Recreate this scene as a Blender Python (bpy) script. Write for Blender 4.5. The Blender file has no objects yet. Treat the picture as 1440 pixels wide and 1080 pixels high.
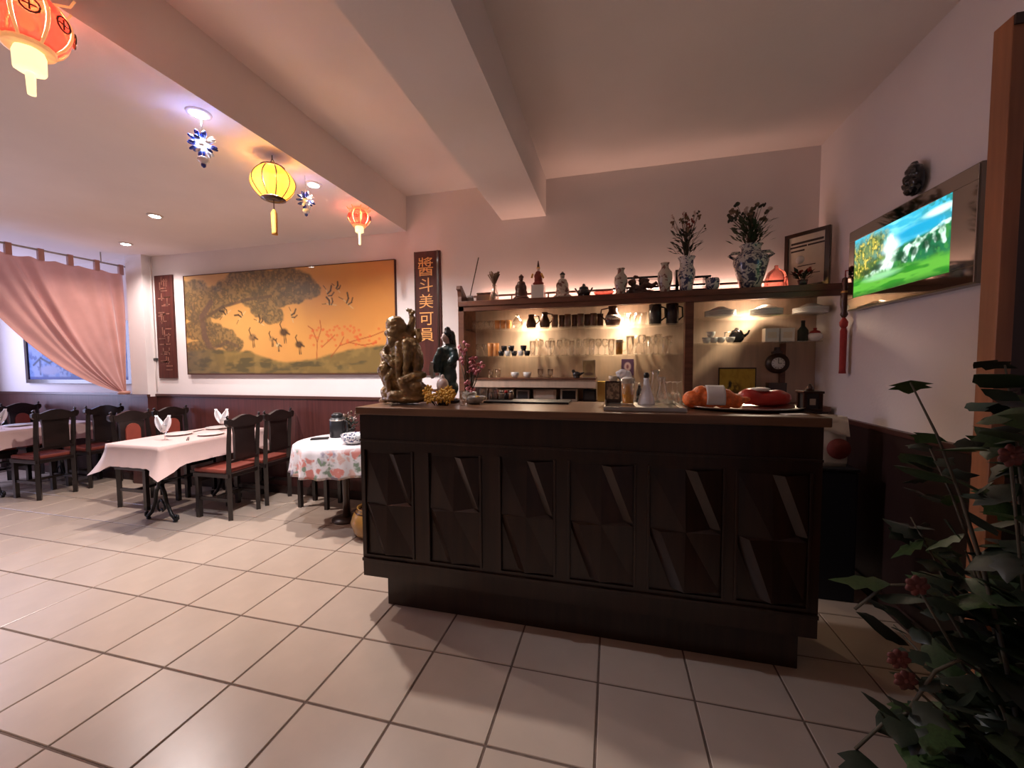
import bpy, bmesh, math, random
import numpy as np
from mathutils import Vector, Matrix, Euler

random.seed(7)
sc = bpy.context.scene
COL = sc.collection
PI = math.pi

# ------------------------------------------------------------------ camera
F_PX, YAW, PITCH, ROLL, CAM_H = 552.686, 0.248029, -0.0502888, -0.0069567, 1.42529
_w = Vector((-math.sin(YAW)*math.cos(PITCH), math.cos(YAW)*math.cos(PITCH), math.sin(PITCH)))
_r0 = Vector((math.cos(YAW), math.sin(YAW), 0)); _u0 = _r0.cross(_w)
_r = _r0*math.cos(ROLL) + _u0*math.sin(ROLL); _u = -_r0*math.sin(ROLL) + _u0*math.cos(ROLL)
CAM = Vector((0, 0, CAM_H))
cd = bpy.data.cameras.new('camera'); cam = bpy.data.objects.new('camera', cd); COL.objects.link(cam)
cd.sensor_width = 36; cd.lens = F_PX/1440*36; cd.clip_start = .02
cam.matrix_world = Matrix(((_r.x,_u.x,-_w.x,0),(_r.y,_u.y,-_w.y,0),(_r.z,_u.z,-_w.z,CAM_H),(0,0,0,1)))
sc.camera = cam
sc.cycles.transparent_max_bounces = 32

def px(u, v, X=None, Y=None, Z=None):
    """photo pixel -> world point on a known plane of the room"""
    d = _w + _r*((u-720)/F_PX) + _u*((540-v)/F_PX)
    t = X/d.x if X is not None else (Y/d.y if Y is not None else (Z-CAM_H)/d.z)
    return CAM + d*t

# ------------------------------------------------------------------ view, world
sc.view_settings.view_transform = 'Standard'; sc.view_settings.look = 'None'
sc.view_settings.gamma = 1; sc.view_settings.use_curve_mapping = False
sc.view_settings.exposure = 0.85
W = bpy.data.worlds.new('World'); sc.world = W; W.use_nodes = True
bgn = W.node_tree.nodes['Background']
bgn.inputs[0].default_value = (.66, .54, .56, 1); bgn.inputs[1].default_value = .05   # dusk light from the glazed shop front

# room constants (metres)
XR, XL, YB, YF = 1.5545, -8.4, 3.6, -3.0
ZH, ZL, XS = 3.09, 2.75, -1.98        # high ceiling, low ceiling, step between them
CT, CF, CB = 1.19, 1.95, 2.47         # bar top height, bar front, bar back
SH = 1.975                            # top of the high shelf behind the bar

# ------------------------------------------------------------------ lights of the room
SPOTS = [(-2.10, 1.66, 84, (.82,.86,1), 136), (-2.12, 2.50, 105, (1,.90,.88), 150), (-3.89, 2.644, 105, (1,.87,.84), 150), (-5.07, 3.15, 48, (1,.84,.80), 140)]
def spot(x, y, z, e, col, ang=140, blend=.6, r=.03, name='spot_lamp_light', rot=(0,0,0)):
    l = bpy.data.lights.new(name, 'SPOT'); l.energy = e; l.color = col; l.spot_size = math.radians(ang); l.spot_blend = blend; l.shadow_soft_size = r
    o = bpy.data.objects.new(name, l); COL.objects.link(o); o.location = (x, y, z); o.rotation_euler = rot
    return o
for x, y, e, c, an in SPOTS:
    spot(x, y, ZL-.035, e, c, an, .9, .03)
# spots under the high shelf over the bar
SHELF_SPOTS = [(745, 20), (880, 20), (1062, 19)]
for u, e in SHELF_SPOTS:
    p = px(u, 424, Y=3.44); spot(p.x, 3.44, SH-.075, e, (1,.79,.58), 150, .8, .02, 'shelf_lamp_light', (math.radians(-6),0,0))

# lantern bulbs (position, watts, colour); the lanterns themselves are built further down
def bulb(x, y, z, e, col, r=.034):
    l = bpy.data.lights.new('lantern_bulb_light', 'POINT'); l.energy = e; l.color = col; l.shadow_soft_size = r
    o = bpy.data.objects.new('lantern_bulb_light', l); COL.objects.link(o); o.location = (x, y, z); return o
# pink strip light lying on the high shelf against the wall
l = bpy.data.lights.new('strip_light_glow', 'AREA'); l.shape = 'RECTANGLE'; l.size = 2.5; l.size_y = .03; l.energy = 2.8; l.color = (1, .60, .45)
o = bpy.data.objects.new('strip_light_glow', l); COL.objects.link(o); o.location = (.05, 3.552, SH+.05); o.rotation_euler = (PI, 0, 0)
# blue area light added at an unseen window, brightens the room beyond the curtain
l = bpy.data.lights.new('added_window_light', 'AREA'); l.shape = 'RECTANGLE'; l.size = 1.6; l.size_y = 1.3; l.energy = 42; l.color = (.60, .63, 1)
o = bpy.data.objects.new('added_window_light', l); COL.objects.link(o); o.location = (XL+.03, 2.4, 1.75); o.rotation_euler = (0, -PI/2, 0)

# ------------------------------------------------------------------ mesh helpers
class MB:
    def __init__(s): s.v=[]; s.f=[]; s.sm=[]
    def add(s, vs, fs, smooth=False):
        n=len(s.v); s.v += [tuple(p) for p in vs]
        for f in fs: s.f.append(tuple(i+n for i in f)); s.sm.append(smooth)
        return s
    def box(s, a, b, bev=0):
        x0,y0,z0=[min(a[i],b[i]) for i in range(3)]; x1,y1,z1=[max(a[i],b[i]) for i in range(3)]
        if bev<=0:
            return s.add([(x0,y0,z0),(x1,y0,z0),(x1,y1,z0),(x0,y1,z0),(x0,y0,z1),(x1,y0,z1),(x1,y1,z1),(x0,y1,z1)],
                  [(3,2,1,0),(4,5,6,7),(0,1,5,4),(1,2,6,5),(2,3,7,6),(3,0,4,7)])
        bm=bmesh.new(); bmesh.ops.create_cube(bm,size=1)
        for v in bm.verts: v.co=Vector(((x0+x1)/2+v.co.x*(x1-x0),(y0+y1)/2+v.co.y*(y1-y0),(z0+z1)/2+v.co.z*(z1-z0)))
        bmesh.ops.bevel(bm,geom=list(bm.edges),offset=bev,segments=2,affect='EDGES',profile=.6)
        return s.bm(bm)
    def bm(s, bm, smooth=False, M=None):
        bm.verts.index_update()
        s.add([(M@v.co if M else v.co) for v in bm.verts],[[v.index for v in f.verts] for f in bm.faces],smooth); bm.free(); return s
    def obox(s, c, size, rot=(0,0,0)):
        M=Euler(rot).to_matrix(); c=Vector(c); h=[q/2 for q in size]
        vs=[c+M@Vector((sx*h[0],sy*h[1],sz*h[2])) for sz in(-1,1) for sx,sy in((-1,-1),(1,-1),(1,1),(-1,1))]
        return s.add(vs,[(3,2,1,0),(4,5,6,7),(0,1,5,4),(1,2,6,5),(2,3,7,6),(3,0,4,7)])
    def lathe(s, prof, n=20, c=(0,0,0), wob=None, smooth=True, M=None):
        vs=[];fs=[]
        for k,(r,z) in enumerate(prof):
            for i in range(n):
                a=2*PI*i/n; rr=r*(wob(a,k) if wob else 1)
                p=Vector((rr*math.cos(a),rr*math.sin(a),z)); 
                if M: p=M@p
                vs.append(p+Vector(c))
        for k in range(len(prof)-1):
            for i in range(n):
                j=(i+1)%n; fs.append((k*n+i,k*n+j,(k+1)*n+j,(k+1)*n+i))
        if prof[0][0]>1e-5: fs.append(tuple(range(n-1,-1,-1)))
        if prof[-1][0]>1e-5: fs.append(tuple((len(prof)-1)*n+i for i in range(n)))
        return s.add(vs,fs,smooth)
    def tube(s, pts, r, n=8, smooth=True, flat=1.0):
        pts=[Vector(p) for p in pts]; rs=r if isinstance(r,(list,tuple)) else [r]*len(pts)
        vs=[];fs=[]; up=Vector((0,0,1)); prev=None
        for k,p in enumerate(pts):
            t=(pts[min(k+1,len(pts)-1)]-pts[max(k-1,0)]).normalized()
            if prev is None:
                a=up if abs(t.dot(up))<.95 else Vector((1,0,0)); x=t.cross(a).normalized()
            else: x=(prev-t*prev.dot(t)).normalized()
            prev=x; y=t.cross(x)
            for i in range(n):
                an=2*PI*i/n; vs.append(p+x*(rs[k]*math.cos(an))+y*(rs[k]*flat*math.sin(an)))
        for k in range(len(pts)-1):
            for i in range(n):
                j=(i+1)%n; fs.append((k*n+i,k*n+j,(k+1)*n+j,(k+1)*n+i))
        fs.append(tuple(range(n-1,-1,-1))); fs.append(tuple((len(pts)-1)*n+i for i in range(n)))
        return s.add(vs,fs,smooth)
    def prism(s, poly, d0, d1, axis='y'):
        """polygon in the plane normal to axis, extruded d0..d1; poly coords are the other two axes in xyz order"""
        def P(a,b,d): return (d,a,b) if axis=='x' else ((a,d,b) if axis=='y' else (a,b,d))
        n=len(poly)
        vs=[P(a,b,d0) for a,b in poly]+[P(a,b,d1) for a,b in poly]
        fs=[tuple(range(n)),tuple(range(2*n-1,n-1,-1))]+[(i,i+n,(i+1)%n+n,(i+1)%n) for i in range(n)]
        return s.add(vs,fs)
    def ell(s, c, r, nu=14, nv=9, rot=(0,0,0)):
        M=Euler(rot).to_matrix(); c=Vector(c); r=r if isinstance(r,(tuple,list)) else (r,r,r)
        vs=[c+M@Vector((0,0,-r[2]))];fs=[]
        for k in range(1,nv):
            ph=-PI/2+PI*k/nv
            for i in range(nu):
                a=2*PI*i/nu; vs.append(c+M@Vector((r[0]*math.cos(ph)*math.cos(a),r[1]*math.cos(ph)*math.sin(a),r[2]*math.sin(ph))))
        vs.append(c+M@Vector((0,0,r[2]))); L=len(vs)-1
        for i in range(nu):
            j=(i+1)%nu; fs.append((0,1+j,1+i)); fs.append((L,L-nu+i,L-nu+j))
            for k in range(nv-2): fs.append((1+k*nu+i,1+k*nu+j,1+(k+1)*nu+j,1+(k+1)*nu+i))
        return s.add(vs,fs,True)
    def grid(s, fn, nu, nv, smooth=True):
        vs=[fn(i/nu,j/nv) for j in range(nv+1) for i in range(nu+1)]
        fs=[(j*(nu+1)+i,j*(nu+1)+i+1,(j+1)*(nu+1)+i+1,(j+1)*(nu+1)+i) for j in range(nv) for i in range(nu)]
        return s.add(vs,fs,smooth)
    def mesh(s, name):
        me=bpy.data.meshes.new(name); me.from_pydata(s.v,[],s.f); me.polygons.foreach_set('use_smooth',s.sm)
        bm=bmesh.new(); bm.from_mesh(me); bmesh.ops.recalc_face_normals(bm,faces=bm.faces); bm.to_mesh(me); bm.free()
        me.update(); return me
    def build(s, name, mat, parent=None, loc=None, rot=None):
        me=s.mesh(name); me.materials.append(M_[mat] if isinstance(mat,str) else mat)
        return link(name, me, parent, loc, rot)
def link(name, me, parent=None, loc=None, rot=None):
    o=bpy.data.objects.new(name,me); COL.objects.link(o)
    if parent: o.parent=parent
    if loc is not None: o.location=loc
    if rot is not None: o.rotation_euler=rot
    return o
def tag(o, label, cat, group=None):
    o['label']=label; o['category']=cat
    if group: o['group']=group
    return o
def thing(name, label, cat, loc=(0,0,0), rz=0, group=None, rot=None):
    o=bpy.data.objects.new(name,None); COL.objects.link(o); o.location=loc; o.rotation_euler=rot if rot else (0,0,rz); o.empty_display_size=.05
    return tag(o,label,cat,group)
def struct(o): o['kind']='structure'; return o
def copy_tree(o, parent=None):
    c=o.copy(); COL.objects.link(c); c.parent=parent
    for ch in list(o.children): copy_tree(ch,c)
    return c
def dup(o, loc, rz=None, label=None, group=None):
    c=copy_tree(o); c.location=loc
    if rz is not None: c.rotation_euler=(0,0,rz)
    if label: c['label']=label
    if group: c['group']=group
    return c
def solidify(o, t):
    m=o.modifiers.new('thickness','SOLIDIFY'); m.thickness=t; m.offset=0
def sculpt(name, blobs, mat, parent=None, voxel=.006, disp=0, dscale=.03, smooth=3, loc=None, rot=None):
    """fuse ellipsoids and tubes into one continuous carved surface"""
    mb=MB()
    for b in blobs:
        if b[0]=='e': mb.ell(b[1],b[2],16,10,b[3] if len(b)>3 else (0,0,0))
        else:
            pts,rs=b[1],b[2]; mb.tube(pts,rs,10)
            if not isinstance(rs,(list,tuple)): rs=[rs]*len(pts)
            mb.ell(pts[0],rs[0],10,6); mb.ell(pts[-1],rs[-1],10,6)
    me=mb.mesh(name); o=bpy.data.objects.new(name,me); COL.objects.link(o)
    m=o.modifiers.new('r','REMESH'); m.mode='VOXEL'; m.voxel_size=voxel; m.use_smooth_shade=True
    if disp:
        t=bpy.data.textures.new(name,'CLOUDS'); t.noise_scale=dscale; t.noise_depth=2
        d=o.modifiers.new('d','DISPLACE'); d.texture=t; d.strength=disp; d.mid_level=.5; d.texture_coords='LOCAL'
    if smooth:
        q=o.modifiers.new('s','SMOOTH'); q.iterations=smooth; q.factor=.5
    dg=bpy.context.evaluated_depsgraph_get(); nm=bpy.data.meshes.new_from_object(o.evaluated_get(dg))
    bpy.data.objects.remove(o); bpy.data.meshes.remove(me)
    nm.name=name; nm.materials.clear(); nm.materials.append(M_[mat])
    nm.polygons.foreach_set('use_smooth',[True]*len(nm.polygons))
    return link(name,nm,parent,loc,rot)

# ------------------------------------------------------------------ materials
M_={}
def mat(name, col, rough=.5, metal=0, noise=0, nscale=8, bump=0, bscale=40, emit=0, coat=0, spec=.5, stretch=(1,1,1), col2=None, trans=0, sheen=0, obj_rand=0, ecol=None):
    m=bpy.data.materials.new(name); m.use_nodes=True; nt=m.node_tree; b=nt.nodes['Principled BSDF']; M_[name]=m
    b.inputs['Base Color'].default_value=(*col,1); b.inputs['Roughness'].default_value=rough; b.inputs['Metallic'].default_value=metal
    b.inputs['Coat Weight'].default_value=coat; b.inputs['Specular IOR Level'].default_value=spec; b.inputs['Sheen Weight'].default_value=sheen
    b.inputs['Coat Roughness'].default_value=.08
    if emit: b.inputs['Emission Color'].default_value=(*(ecol or col),1); b.inputs['Emission Strength'].default_value=emit
    if noise or bump:
        tc=nt.nodes.new('ShaderNodeTexCoord'); mp=nt.nodes.new('ShaderNodeMapping'); mp.inputs['Scale'].default_value=stretch
        nt.links.new(tc.outputs['Object'],mp.inputs['Vector'])
    if noise:
        n=nt.nodes.new('ShaderNodeTexNoise'); n.inputs['Scale'].default_value=nscale; n.inputs['Detail'].default_value=4
        nt.links.new(mp.outputs[0],n.inputs['Vector'])
        rp=nt.nodes.new('ShaderNodeValToRGB'); rp.color_ramp.elements[0].position=.3; rp.color_ramp.elements[1].position=.7
        c2=col2 or tuple(min(1,c*(1+noise)) for c in col); c1=col if col2 else tuple(c*(1-noise) for c in col)
        rp.color_ramp.elements[0].color=(*c1,1); rp.color_ramp.elements[1].color=(*c2,1)
        nt.links.new(n.outputs['Fac'],rp.inputs[0]); nt.links.new(rp.outputs[0],b.inputs['Base Color'])
    if bump:
        n2=nt.nodes.new('ShaderNodeTexNoise'); n2.inputs['Scale'].default_value=bscale; n2.inputs['Detail'].default_value=3
        nt.links.new(mp.outputs[0],n2.inputs['Vector'])
        bp=nt.nodes.new('ShaderNodeBump'); bp.inputs['Strength'].default_value=bump; bp.inputs['Distance'].default_value=.01
        nt.links.new(n2.outputs['Fac'],bp.inputs['Height']); nt.links.new(bp.outputs[0],b.inputs['Normal'])
    if obj_rand:
        oi=nt.nodes.new('ShaderNodeObjectInfo'); hs=nt.nodes.new('ShaderNodeHueSaturation'); mr=nt.nodes.new('ShaderNodeMapRange')
        mr.inputs['To Min'].default_value=1-obj_rand; mr.inputs['To Max'].default_value=1+obj_rand
        nt.links.new(oi.outputs['Random'],mr.inputs['Value']); nt.links.new(mr.outputs[0],hs.inputs['Value'])
        src=b.inputs['Base Color'].links
        if src: nt.links.new(src[0].from_socket,hs.inputs['Color'])
        else: hs.inputs['Color'].default_value=(*col,1)
        nt.links.new(hs.outputs[0],b.inputs['Base Color'])
    if trans:
        t=nt.nodes.new('ShaderNodeBsdfTranslucent'); mx=nt.nodes.new('ShaderNodeMixShader'); mx.inputs[0].default_value=trans
        src=b.inputs['Base Color'].links
        if src: nt.links.new(src[0].from_socket,t.inputs[0])
        else: t.inputs[0].default_value=(*col,1)
        out=nt.nodes['Material Output']; nt.links.new(b.outputs[0],mx.inputs[1]); nt.links.new(t.outputs[0],mx.inputs[2]); nt.links.new(mx.outputs[0],out.inputs[0])
    return m
def glassmat(name, tint=(1,1,1), refl=1.0, base=.05, rough=.08):
    m=bpy.data.materials.new(name); m.use_nodes=True; nt=m.node_tree; nt.nodes.remove(nt.nodes['Principled BSDF']); M_[name]=m
    t=nt.nodes.new('ShaderNodeBsdfTransparent'); t.inputs[0].default_value=(*tint,1)
    g=nt.nodes.new('ShaderNodeBsdfGlossy'); g.inputs['Roughness'].default_value=rough; g.inputs[0].default_value=(refl,refl,refl,1)
    lw=nt.nodes.new('ShaderNodeLayerWeight'); lw.inputs[0].default_value=.35
    mr=nt.nodes.new('ShaderNodeMapRange'); mr.inputs['To Min'].default_value=base; mr.inputs['To Max'].default_value=.55
    mx=nt.nodes.new('ShaderNodeMixShader'); nt.links.new(lw.outputs['Fresnel'],mr.inputs['Value']); nt.links.new(mr.outputs[0],mx.inputs[0])
    nt.links.new(t.outputs[0],mx.inputs[1]); nt.links.new(g.outputs[0],mx.inputs[2]); nt.links.new(mx.outputs[0],nt.nodes['Material Output'].inputs[0])
    return m
def printmat(name, rough=.35, coat=0, emit=0):
    m=bpy.data.materials.new(name); m.use_nodes=True; nt=m.node_tree; b=nt.nodes['Principled BSDF']; M_[name]=m
    a=nt.nodes.new('ShaderNodeVertexColor'); a.layer_name='Col'; nt.links.new(a.outputs[0],b.inputs['Base Color'])
    b.inputs['Roughness'].default_value=rough; b.inputs['Coat Weight'].default_value=coat; b.inputs['Coat Roughness'].default_value=.03
    if emit: nt.links.new(a.outputs[0],b.inputs['Emission Color']); b.inputs['Emission Strength'].default_value=emit
    return m
def srgb(r,g,b): return tuple(((c/255)/12.92 if c/255<=.04045 else ((c/255+.055)/1.055)**2.4) for c in (r,g,b))

mat('plaster', (.80,.74,.73), .85, noise=.04, nscale=1.5, bump=.08, bscale=60)
mat('plaster_ceiling', (.82,.745,.71), .9, noise=.05, nscale=1.2, bump=.06, bscale=50)
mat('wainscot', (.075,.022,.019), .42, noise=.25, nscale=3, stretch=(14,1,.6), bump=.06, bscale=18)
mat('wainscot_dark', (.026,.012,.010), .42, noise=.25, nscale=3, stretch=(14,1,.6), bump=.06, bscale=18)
mat('wainscot_cap', (.075,.028,.022), .35)
mat('grout', (.15,.10,.075), .9, noise=.2, nscale=30)
mat('tile', (.50,.395,.31), .28, noise=.06, nscale=5, obj_rand=.05, bump=.02, bscale=25)
mat('dark_wood', (.040,.017,.010), .32, noise=.35, nscale=6, stretch=(3,3,.5), coat=.25)
mat('counter_wood', (.027,.0115,.006), .30, noise=.35, nscale=5, stretch=(6,6,.5), spec=.55)
mat('counter_top', (.15,.070,.034), .35, noise=.25, nscale=5, stretch=(.6,8,8), coat=.25)
mat('shelf_wood', (.15,.058,.032), .42, noise=.3, nscale=6, stretch=(1,5,5))
mat('shelf_panel', (.58,.43,.33), .40, noise=.12, nscale=5, stretch=(5,5,.6))
mat('post_wood', (.30,.115,.045), .45, noise=.25, nscale=5, stretch=(6,6,.5))
mat('partition_dark', (.035,.018,.011), .5, noise=.3, nscale=4, stretch=(6,6,.5))
mat('chair_wood', (.013,.008,.007), .3, noise=.3, nscale=8, coat=.3)
mat('red_leather', (.27,.060,.040), .42, noise=.12, nscale=12, bump=.05)
mat('iron', (.012,.011,.011), .45, metal=.3)
mat('cloth_pink', (.60,.43,.39), .85, noise=.04, nscale=4, bump=.08, bscale=120, sheen=.2)
mat('napkin', (.86,.84,.86), .85, bump=.06, bscale=80)
mat('porcelain', (.80,.78,.74), .18, coat=.3)
mat('steel', (.62,.58,.52), .28, metal=1, noise=.08, nscale=20)
mat('chrome', (.8,.8,.8), .12, metal=1)
mat('black_plastic', (.012,.012,.013), .38)
mat('dark_grey', (.05,.048,.048), .5)
mat('grey_plastic', (.38,.34,.30), .45)
mat('cream', (.62,.53,.40), .55)
mat('white_card', (.78,.75,.72), .6)
mat('brass_root', (.27,.165,.062), .32, metal=.25, noise=.55, nscale=14, coat=.4, bump=.35, bscale=55)
mat('robe_teal', (.020,.045,.040), .35, coat=.3, noise=.3, nscale=20)
mat('skin_porcelain', (.72,.55,.47), .35)
mat('black_gloss', (.010,.010,.012), .2, coat=.4)
mat('gold', (.72,.43,.12), .32, metal=.8)
mat('gilt_paint', (.85,.42,.12), .5)
mat('panel_red', (.075,.018,.013), .55, noise=.3, nscale=4, stretch=(8,8,.6), spec=.3)
mat('gilt_worn', (.19,.075,.05), .5, noise=.5, nscale=25)
mat('brown_ceramic', (.085,.035,.022), .25, coat=.4, noise=.3, nscale=12)
mat('dark_ceramic', (.030,.026,.026), .25, coat=.4)
mat('brown_glass', (.16,.075,.040), .15, coat=.6)
mat('orange_glass', (.62,.25,.08), .15, coat=.5)
mat('beer', (.80,.36,.03), .15, coat=.5)
mat('foam', (.86,.82,.74), .8)
mat('pink_petal', (.62,.20,.22), .6, noise=.3, nscale=30)
mat('yellow_petal', (.70,.36,.04), .6, noise=.3, nscale=40)
mat('dull_red', (.13,.030,.020), .6, noise=.3, nscale=30)
mat('red_petal', (.25,.035,.022), .6, noise=.2, nscale=30, obj_rand=.2)
mat('dry_flower', (.20,.13,.08), .8, noise=.4, nscale=40)
mat('pale_flower', (.58,.46,.42), .8, noise=.2, nscale=40)
mat('stem', (.07,.055,.03), .7)
mat('leaf', (.022,.042,.013), .45, noise=.35, nscale=25, obj_rand=.35, trans=.15)
mat('leaf_light', (.035,.065,.016), .45, noise=.3, nscale=25, obj_rand=.3, trans=.15)
mat('leaf_dark', (.013,.020,.009), .5, noise=.3, nscale=25, obj_rand=.3)
mat('terracotta', (.15,.055,.03), .7, noise=.2, nscale=12)
mat('orange_net', (.85,.17,.03), .5, noise=.25, nscale=60, bump=.3, bscale=140)
mat('red_plastic', (.48,.035,.025), .35)
mat('white_plastic', (.75,.68,.64), .4)
mat('mirror_frame', (.55,.52,.47), .06, metal=1)
mat('mirror_edge', (.20,.17,.13), .3, metal=.6)
mat('lamp_glow', (1,.97,.92), .5, emit=25)
mat('lamp_glow_warm', (1,.72,.42), .5, emit=18)
mat('shade_yellow', (.95,.55,.08), .6, emit=.95, ecol=(1,.40,.045), noise=.12, nscale=10)
mat('shade_core', (1,.9,.55), .6, emit=3.2, ecol=(1,.80,.34))
mat('shade_red', (.80,.05,.03), .55, emit=.60, ecol=(1,.06,.035), noise=.3, nscale=25)
mat('lantern_gold', (.75,.30,.10), .45, emit=.35, ecol=(1,.42,.16), noise=.4, nscale=30)
mat('strip_glow', (1,.5,.4), .5, emit=1.2, ecol=(1,.22,.16))
mat('pendant_glow', (.95,.97,1), .4, emit=7, ecol=(.92,.95,1))
mat('tassel_glow', (1,.85,.45), .7, emit=.75, ecol=(1,.82,.42))
mat('tassel_orange', (.75,.32,.05), .75, noise=.2, nscale=60, stretch=(6,6,.5))
mat('tassel_red', (.38,.035,.030), .75, noise=.2, nscale=60, stretch=(6,6,.5))
mat('blue_glass', (.025,.05,.30), .12, coat=.6)
mat('white_glass', (.85,.88,.95), .12, coat=.6)
mat('curtain', (.56,.28,.22), .40, sheen=.6, noise=.14, nscale=3, trans=.30)
mat('amber_ceramic', (.34,.17,.035), .3, coat=.4, noise=.25, nscale=9)
mat('paper', (.74,.66,.54), .8, noise=.06, nscale=14)
mat('ink', (.05,.035,.03), .7)
mat('purple_card', (.10,.05,.12), .4)
mat('yellow_box', (.62,.42,.10), .6)
mat('navy_cloth', (.012,.013,.020), .8)
mat('skirting', (.035,.015,.012), .45)
glassmat('glass', (.97,.96,.94)); glassmat('shelf_glass', (.95,.95,.92), base=.08); glassmat('pink_glass', (.95,.55,.48)); glassmat('yellow_glass', (.95,.75,.25))
printmat('picture_print', .42, coat=.35); printmat('screen_print', .3, emit=.85); printmat('paper_print', .6); printmat('glazed_print', .6)
def sheer(name, f, tint=(1,.8,.6)):      # thin silk: lets part of what is behind it through
    nt=M_[name].node_tree; out=nt.nodes['Material Output']; src=out.inputs[0].links[0].from_socket
    t=nt.nodes.new('ShaderNodeBsdfTransparent'); mx=nt.nodes.new('ShaderNodeMixShader'); mx.inputs[0].default_value=f; t.inputs[0].default_value=(*tint,1)
    nt.links.new(src,mx.inputs[1]); nt.links.new(t.outputs[0],mx.inputs[2]); nt.links.new(mx.outputs[0],out.inputs[0])
sheer('shade_yellow',.10,(1,.75,.35)); sheer('shade_red',.05,(1,.5,.35))
# blue-and-white porcelain
def bw_mat(name, scale, thr, base=(.70,.68,.66), blue=(.04,.05,.13)):
    m=mat(name, base, .2, coat=.4); nt=m.node_tree; b=nt.nodes['Principled BSDF']
    tc=nt.nodes.new('ShaderNodeTexCoord'); v=nt.nodes.new('ShaderNodeTexNoise'); v.inputs['Scale'].default_value=scale; v.inputs['Detail'].default_value=3; v.inputs['Distortion'].default_value=1.5
    r=nt.nodes.new('ShaderNodeValToRGB'); r.color_ramp.elements[0].position=thr; r.color_ramp.elements[0].color=(*blue,1); r.color_ramp.elements[1].position=thr+.07; r.color_ramp.elements[1].color=(*base,1)
    nt.links.new(tc.outputs['Object'],v.inputs['Vector']); nt.links.new(v.outputs['Fac'],r.inputs[0]); nt.links.new(r.outputs[0],b.inputs['Base Color'])
bw_mat('blue_white', 32, .43); bw_mat('blue_white_dense', 26, .455, (.58,.57,.51), (.05,.055,.10)); bw_mat('floral_white', 20, .40, (.60,.54,.45), (.25,.12,.10))
# lace cloth with printed flowers
def lace():
    m=mat('lace_cloth',(.72,.67,.67),.85,sheen=.2); nt=m.node_tree; b=nt.nodes['Principled BSDF']
    tc=nt.nodes.new('ShaderNodeTexCoord'); v=nt.nodes.new('ShaderNodeTexVoronoi'); v.inputs['Scale'].default_value=15
    mp=nt.nodes.new('ShaderNodeMapRange'); mp.inputs['From Min'].default_value=.38; mp.inputs['From Max'].default_value=.62; mp.inputs['To Min'].default_value=1; mp.inputs['To Max'].default_value=0
    r=nt.nodes.new('ShaderNodeValToRGB'); cr=r.color_ramp; cr.interpolation='CONSTANT'
    cr.elements[0].color=(.62,.22,.18,1); cr.elements[1].position=.35; cr.elements[1].color=(.20,.26,.18,1)
    e=cr.elements.new(.6); e.color=(.66,.42,.36,1); e=cr.elements.new(.8); e.color=(.30,.26,.34,1)
    sx=nt.nodes.new('ShaderNodeSeparateColor'); n=nt.nodes.new('ShaderNodeTexNoise'); n.inputs['Scale'].default_value=30
    mul=nt.nodes.new('ShaderNodeMath'); mul.operation='MULTIPLY'; mx=nt.nodes.new('ShaderNodeMix'); mx.data_type='RGBA'
    sz=nt.nodes.new('ShaderNodeSeparateXYZ'); zr=nt.nodes.new('ShaderNodeMapRange'); zr.inputs['From Min'].default_value=.745; zr.inputs['From Max'].default_value=.70
    n.inputs['Scale'].default_value=14; vm=nt.nodes.new('ShaderNodeVectorMath'); vm.operation='SCALE'; vm.inputs[3].default_value=.16; va=nt.nodes.new('ShaderNodeVectorMath')
    nt.links.new(tc.outputs['Object'],n.inputs['Vector']); nt.links.new(n.outputs['Color'],vm.inputs[0]); nt.links.new(vm.outputs[0],va.inputs[0]); nt.links.new(tc.outputs['Object'],va.inputs[1])
    nt.links.new(va.outputs[0],v.inputs['Vector']); nt.links.new(v.outputs['Distance'],mp.inputs['Value']); nt.links.new(v.outputs['Color'],sx.inputs[0]); nt.links.new(sx.outputs[0],r.inputs[0])
    nt.links.new(tc.outputs['Object'],sz.inputs[0]); nt.links.new(sz.outputs[2],zr.inputs['Value'])
    nt.links.new(mp.outputs[0],mul.inputs[0]); nt.links.new(zr.outputs[0],mul.inputs[1]); nt.links.new(mul.outputs[0],mx.inputs[0])
    mx.inputs[6].default_value=(.72,.67,.67,1); nt.links.new(r.outputs[0],mx.inputs[7]); nt.links.new(mx.outputs[2],b.inputs['Base Color'])
lace()
# board wainscot: narrow grooves as fine relief
def grooves(name):
    nt=M_[name].node_tree; b=nt.nodes['Principled BSDF']
    tc=nt.nodes.new('ShaderNodeTexCoord'); wv=nt.nodes.new('ShaderNodeTexWave'); wv.wave_type='BANDS'; wv.bands_direction='X'; wv.inputs['Scale'].default_value=3.2; wv.wave_profile='SAW'
    bp=nt.nodes.new('ShaderNodeBump'); bp.inputs['Strength'].default_value=.25; bp.inputs['Distance'].default_value=.01
    nt.links.new(tc.outputs['Object'],wv.inputs['Vector']); nt.links.new(wv.outputs['Fac'],bp.inputs['Height']); nt.links.new(bp.outputs[0],b.inputs['Normal'])
grooves('wainscot')

# ================================================================== the room
def sbox(name, a, b, m, parent=None, bev=0):
    o=MB().box(a,b,bev).build(name,m,parent)
    return struct(o) if not parent else o
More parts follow.
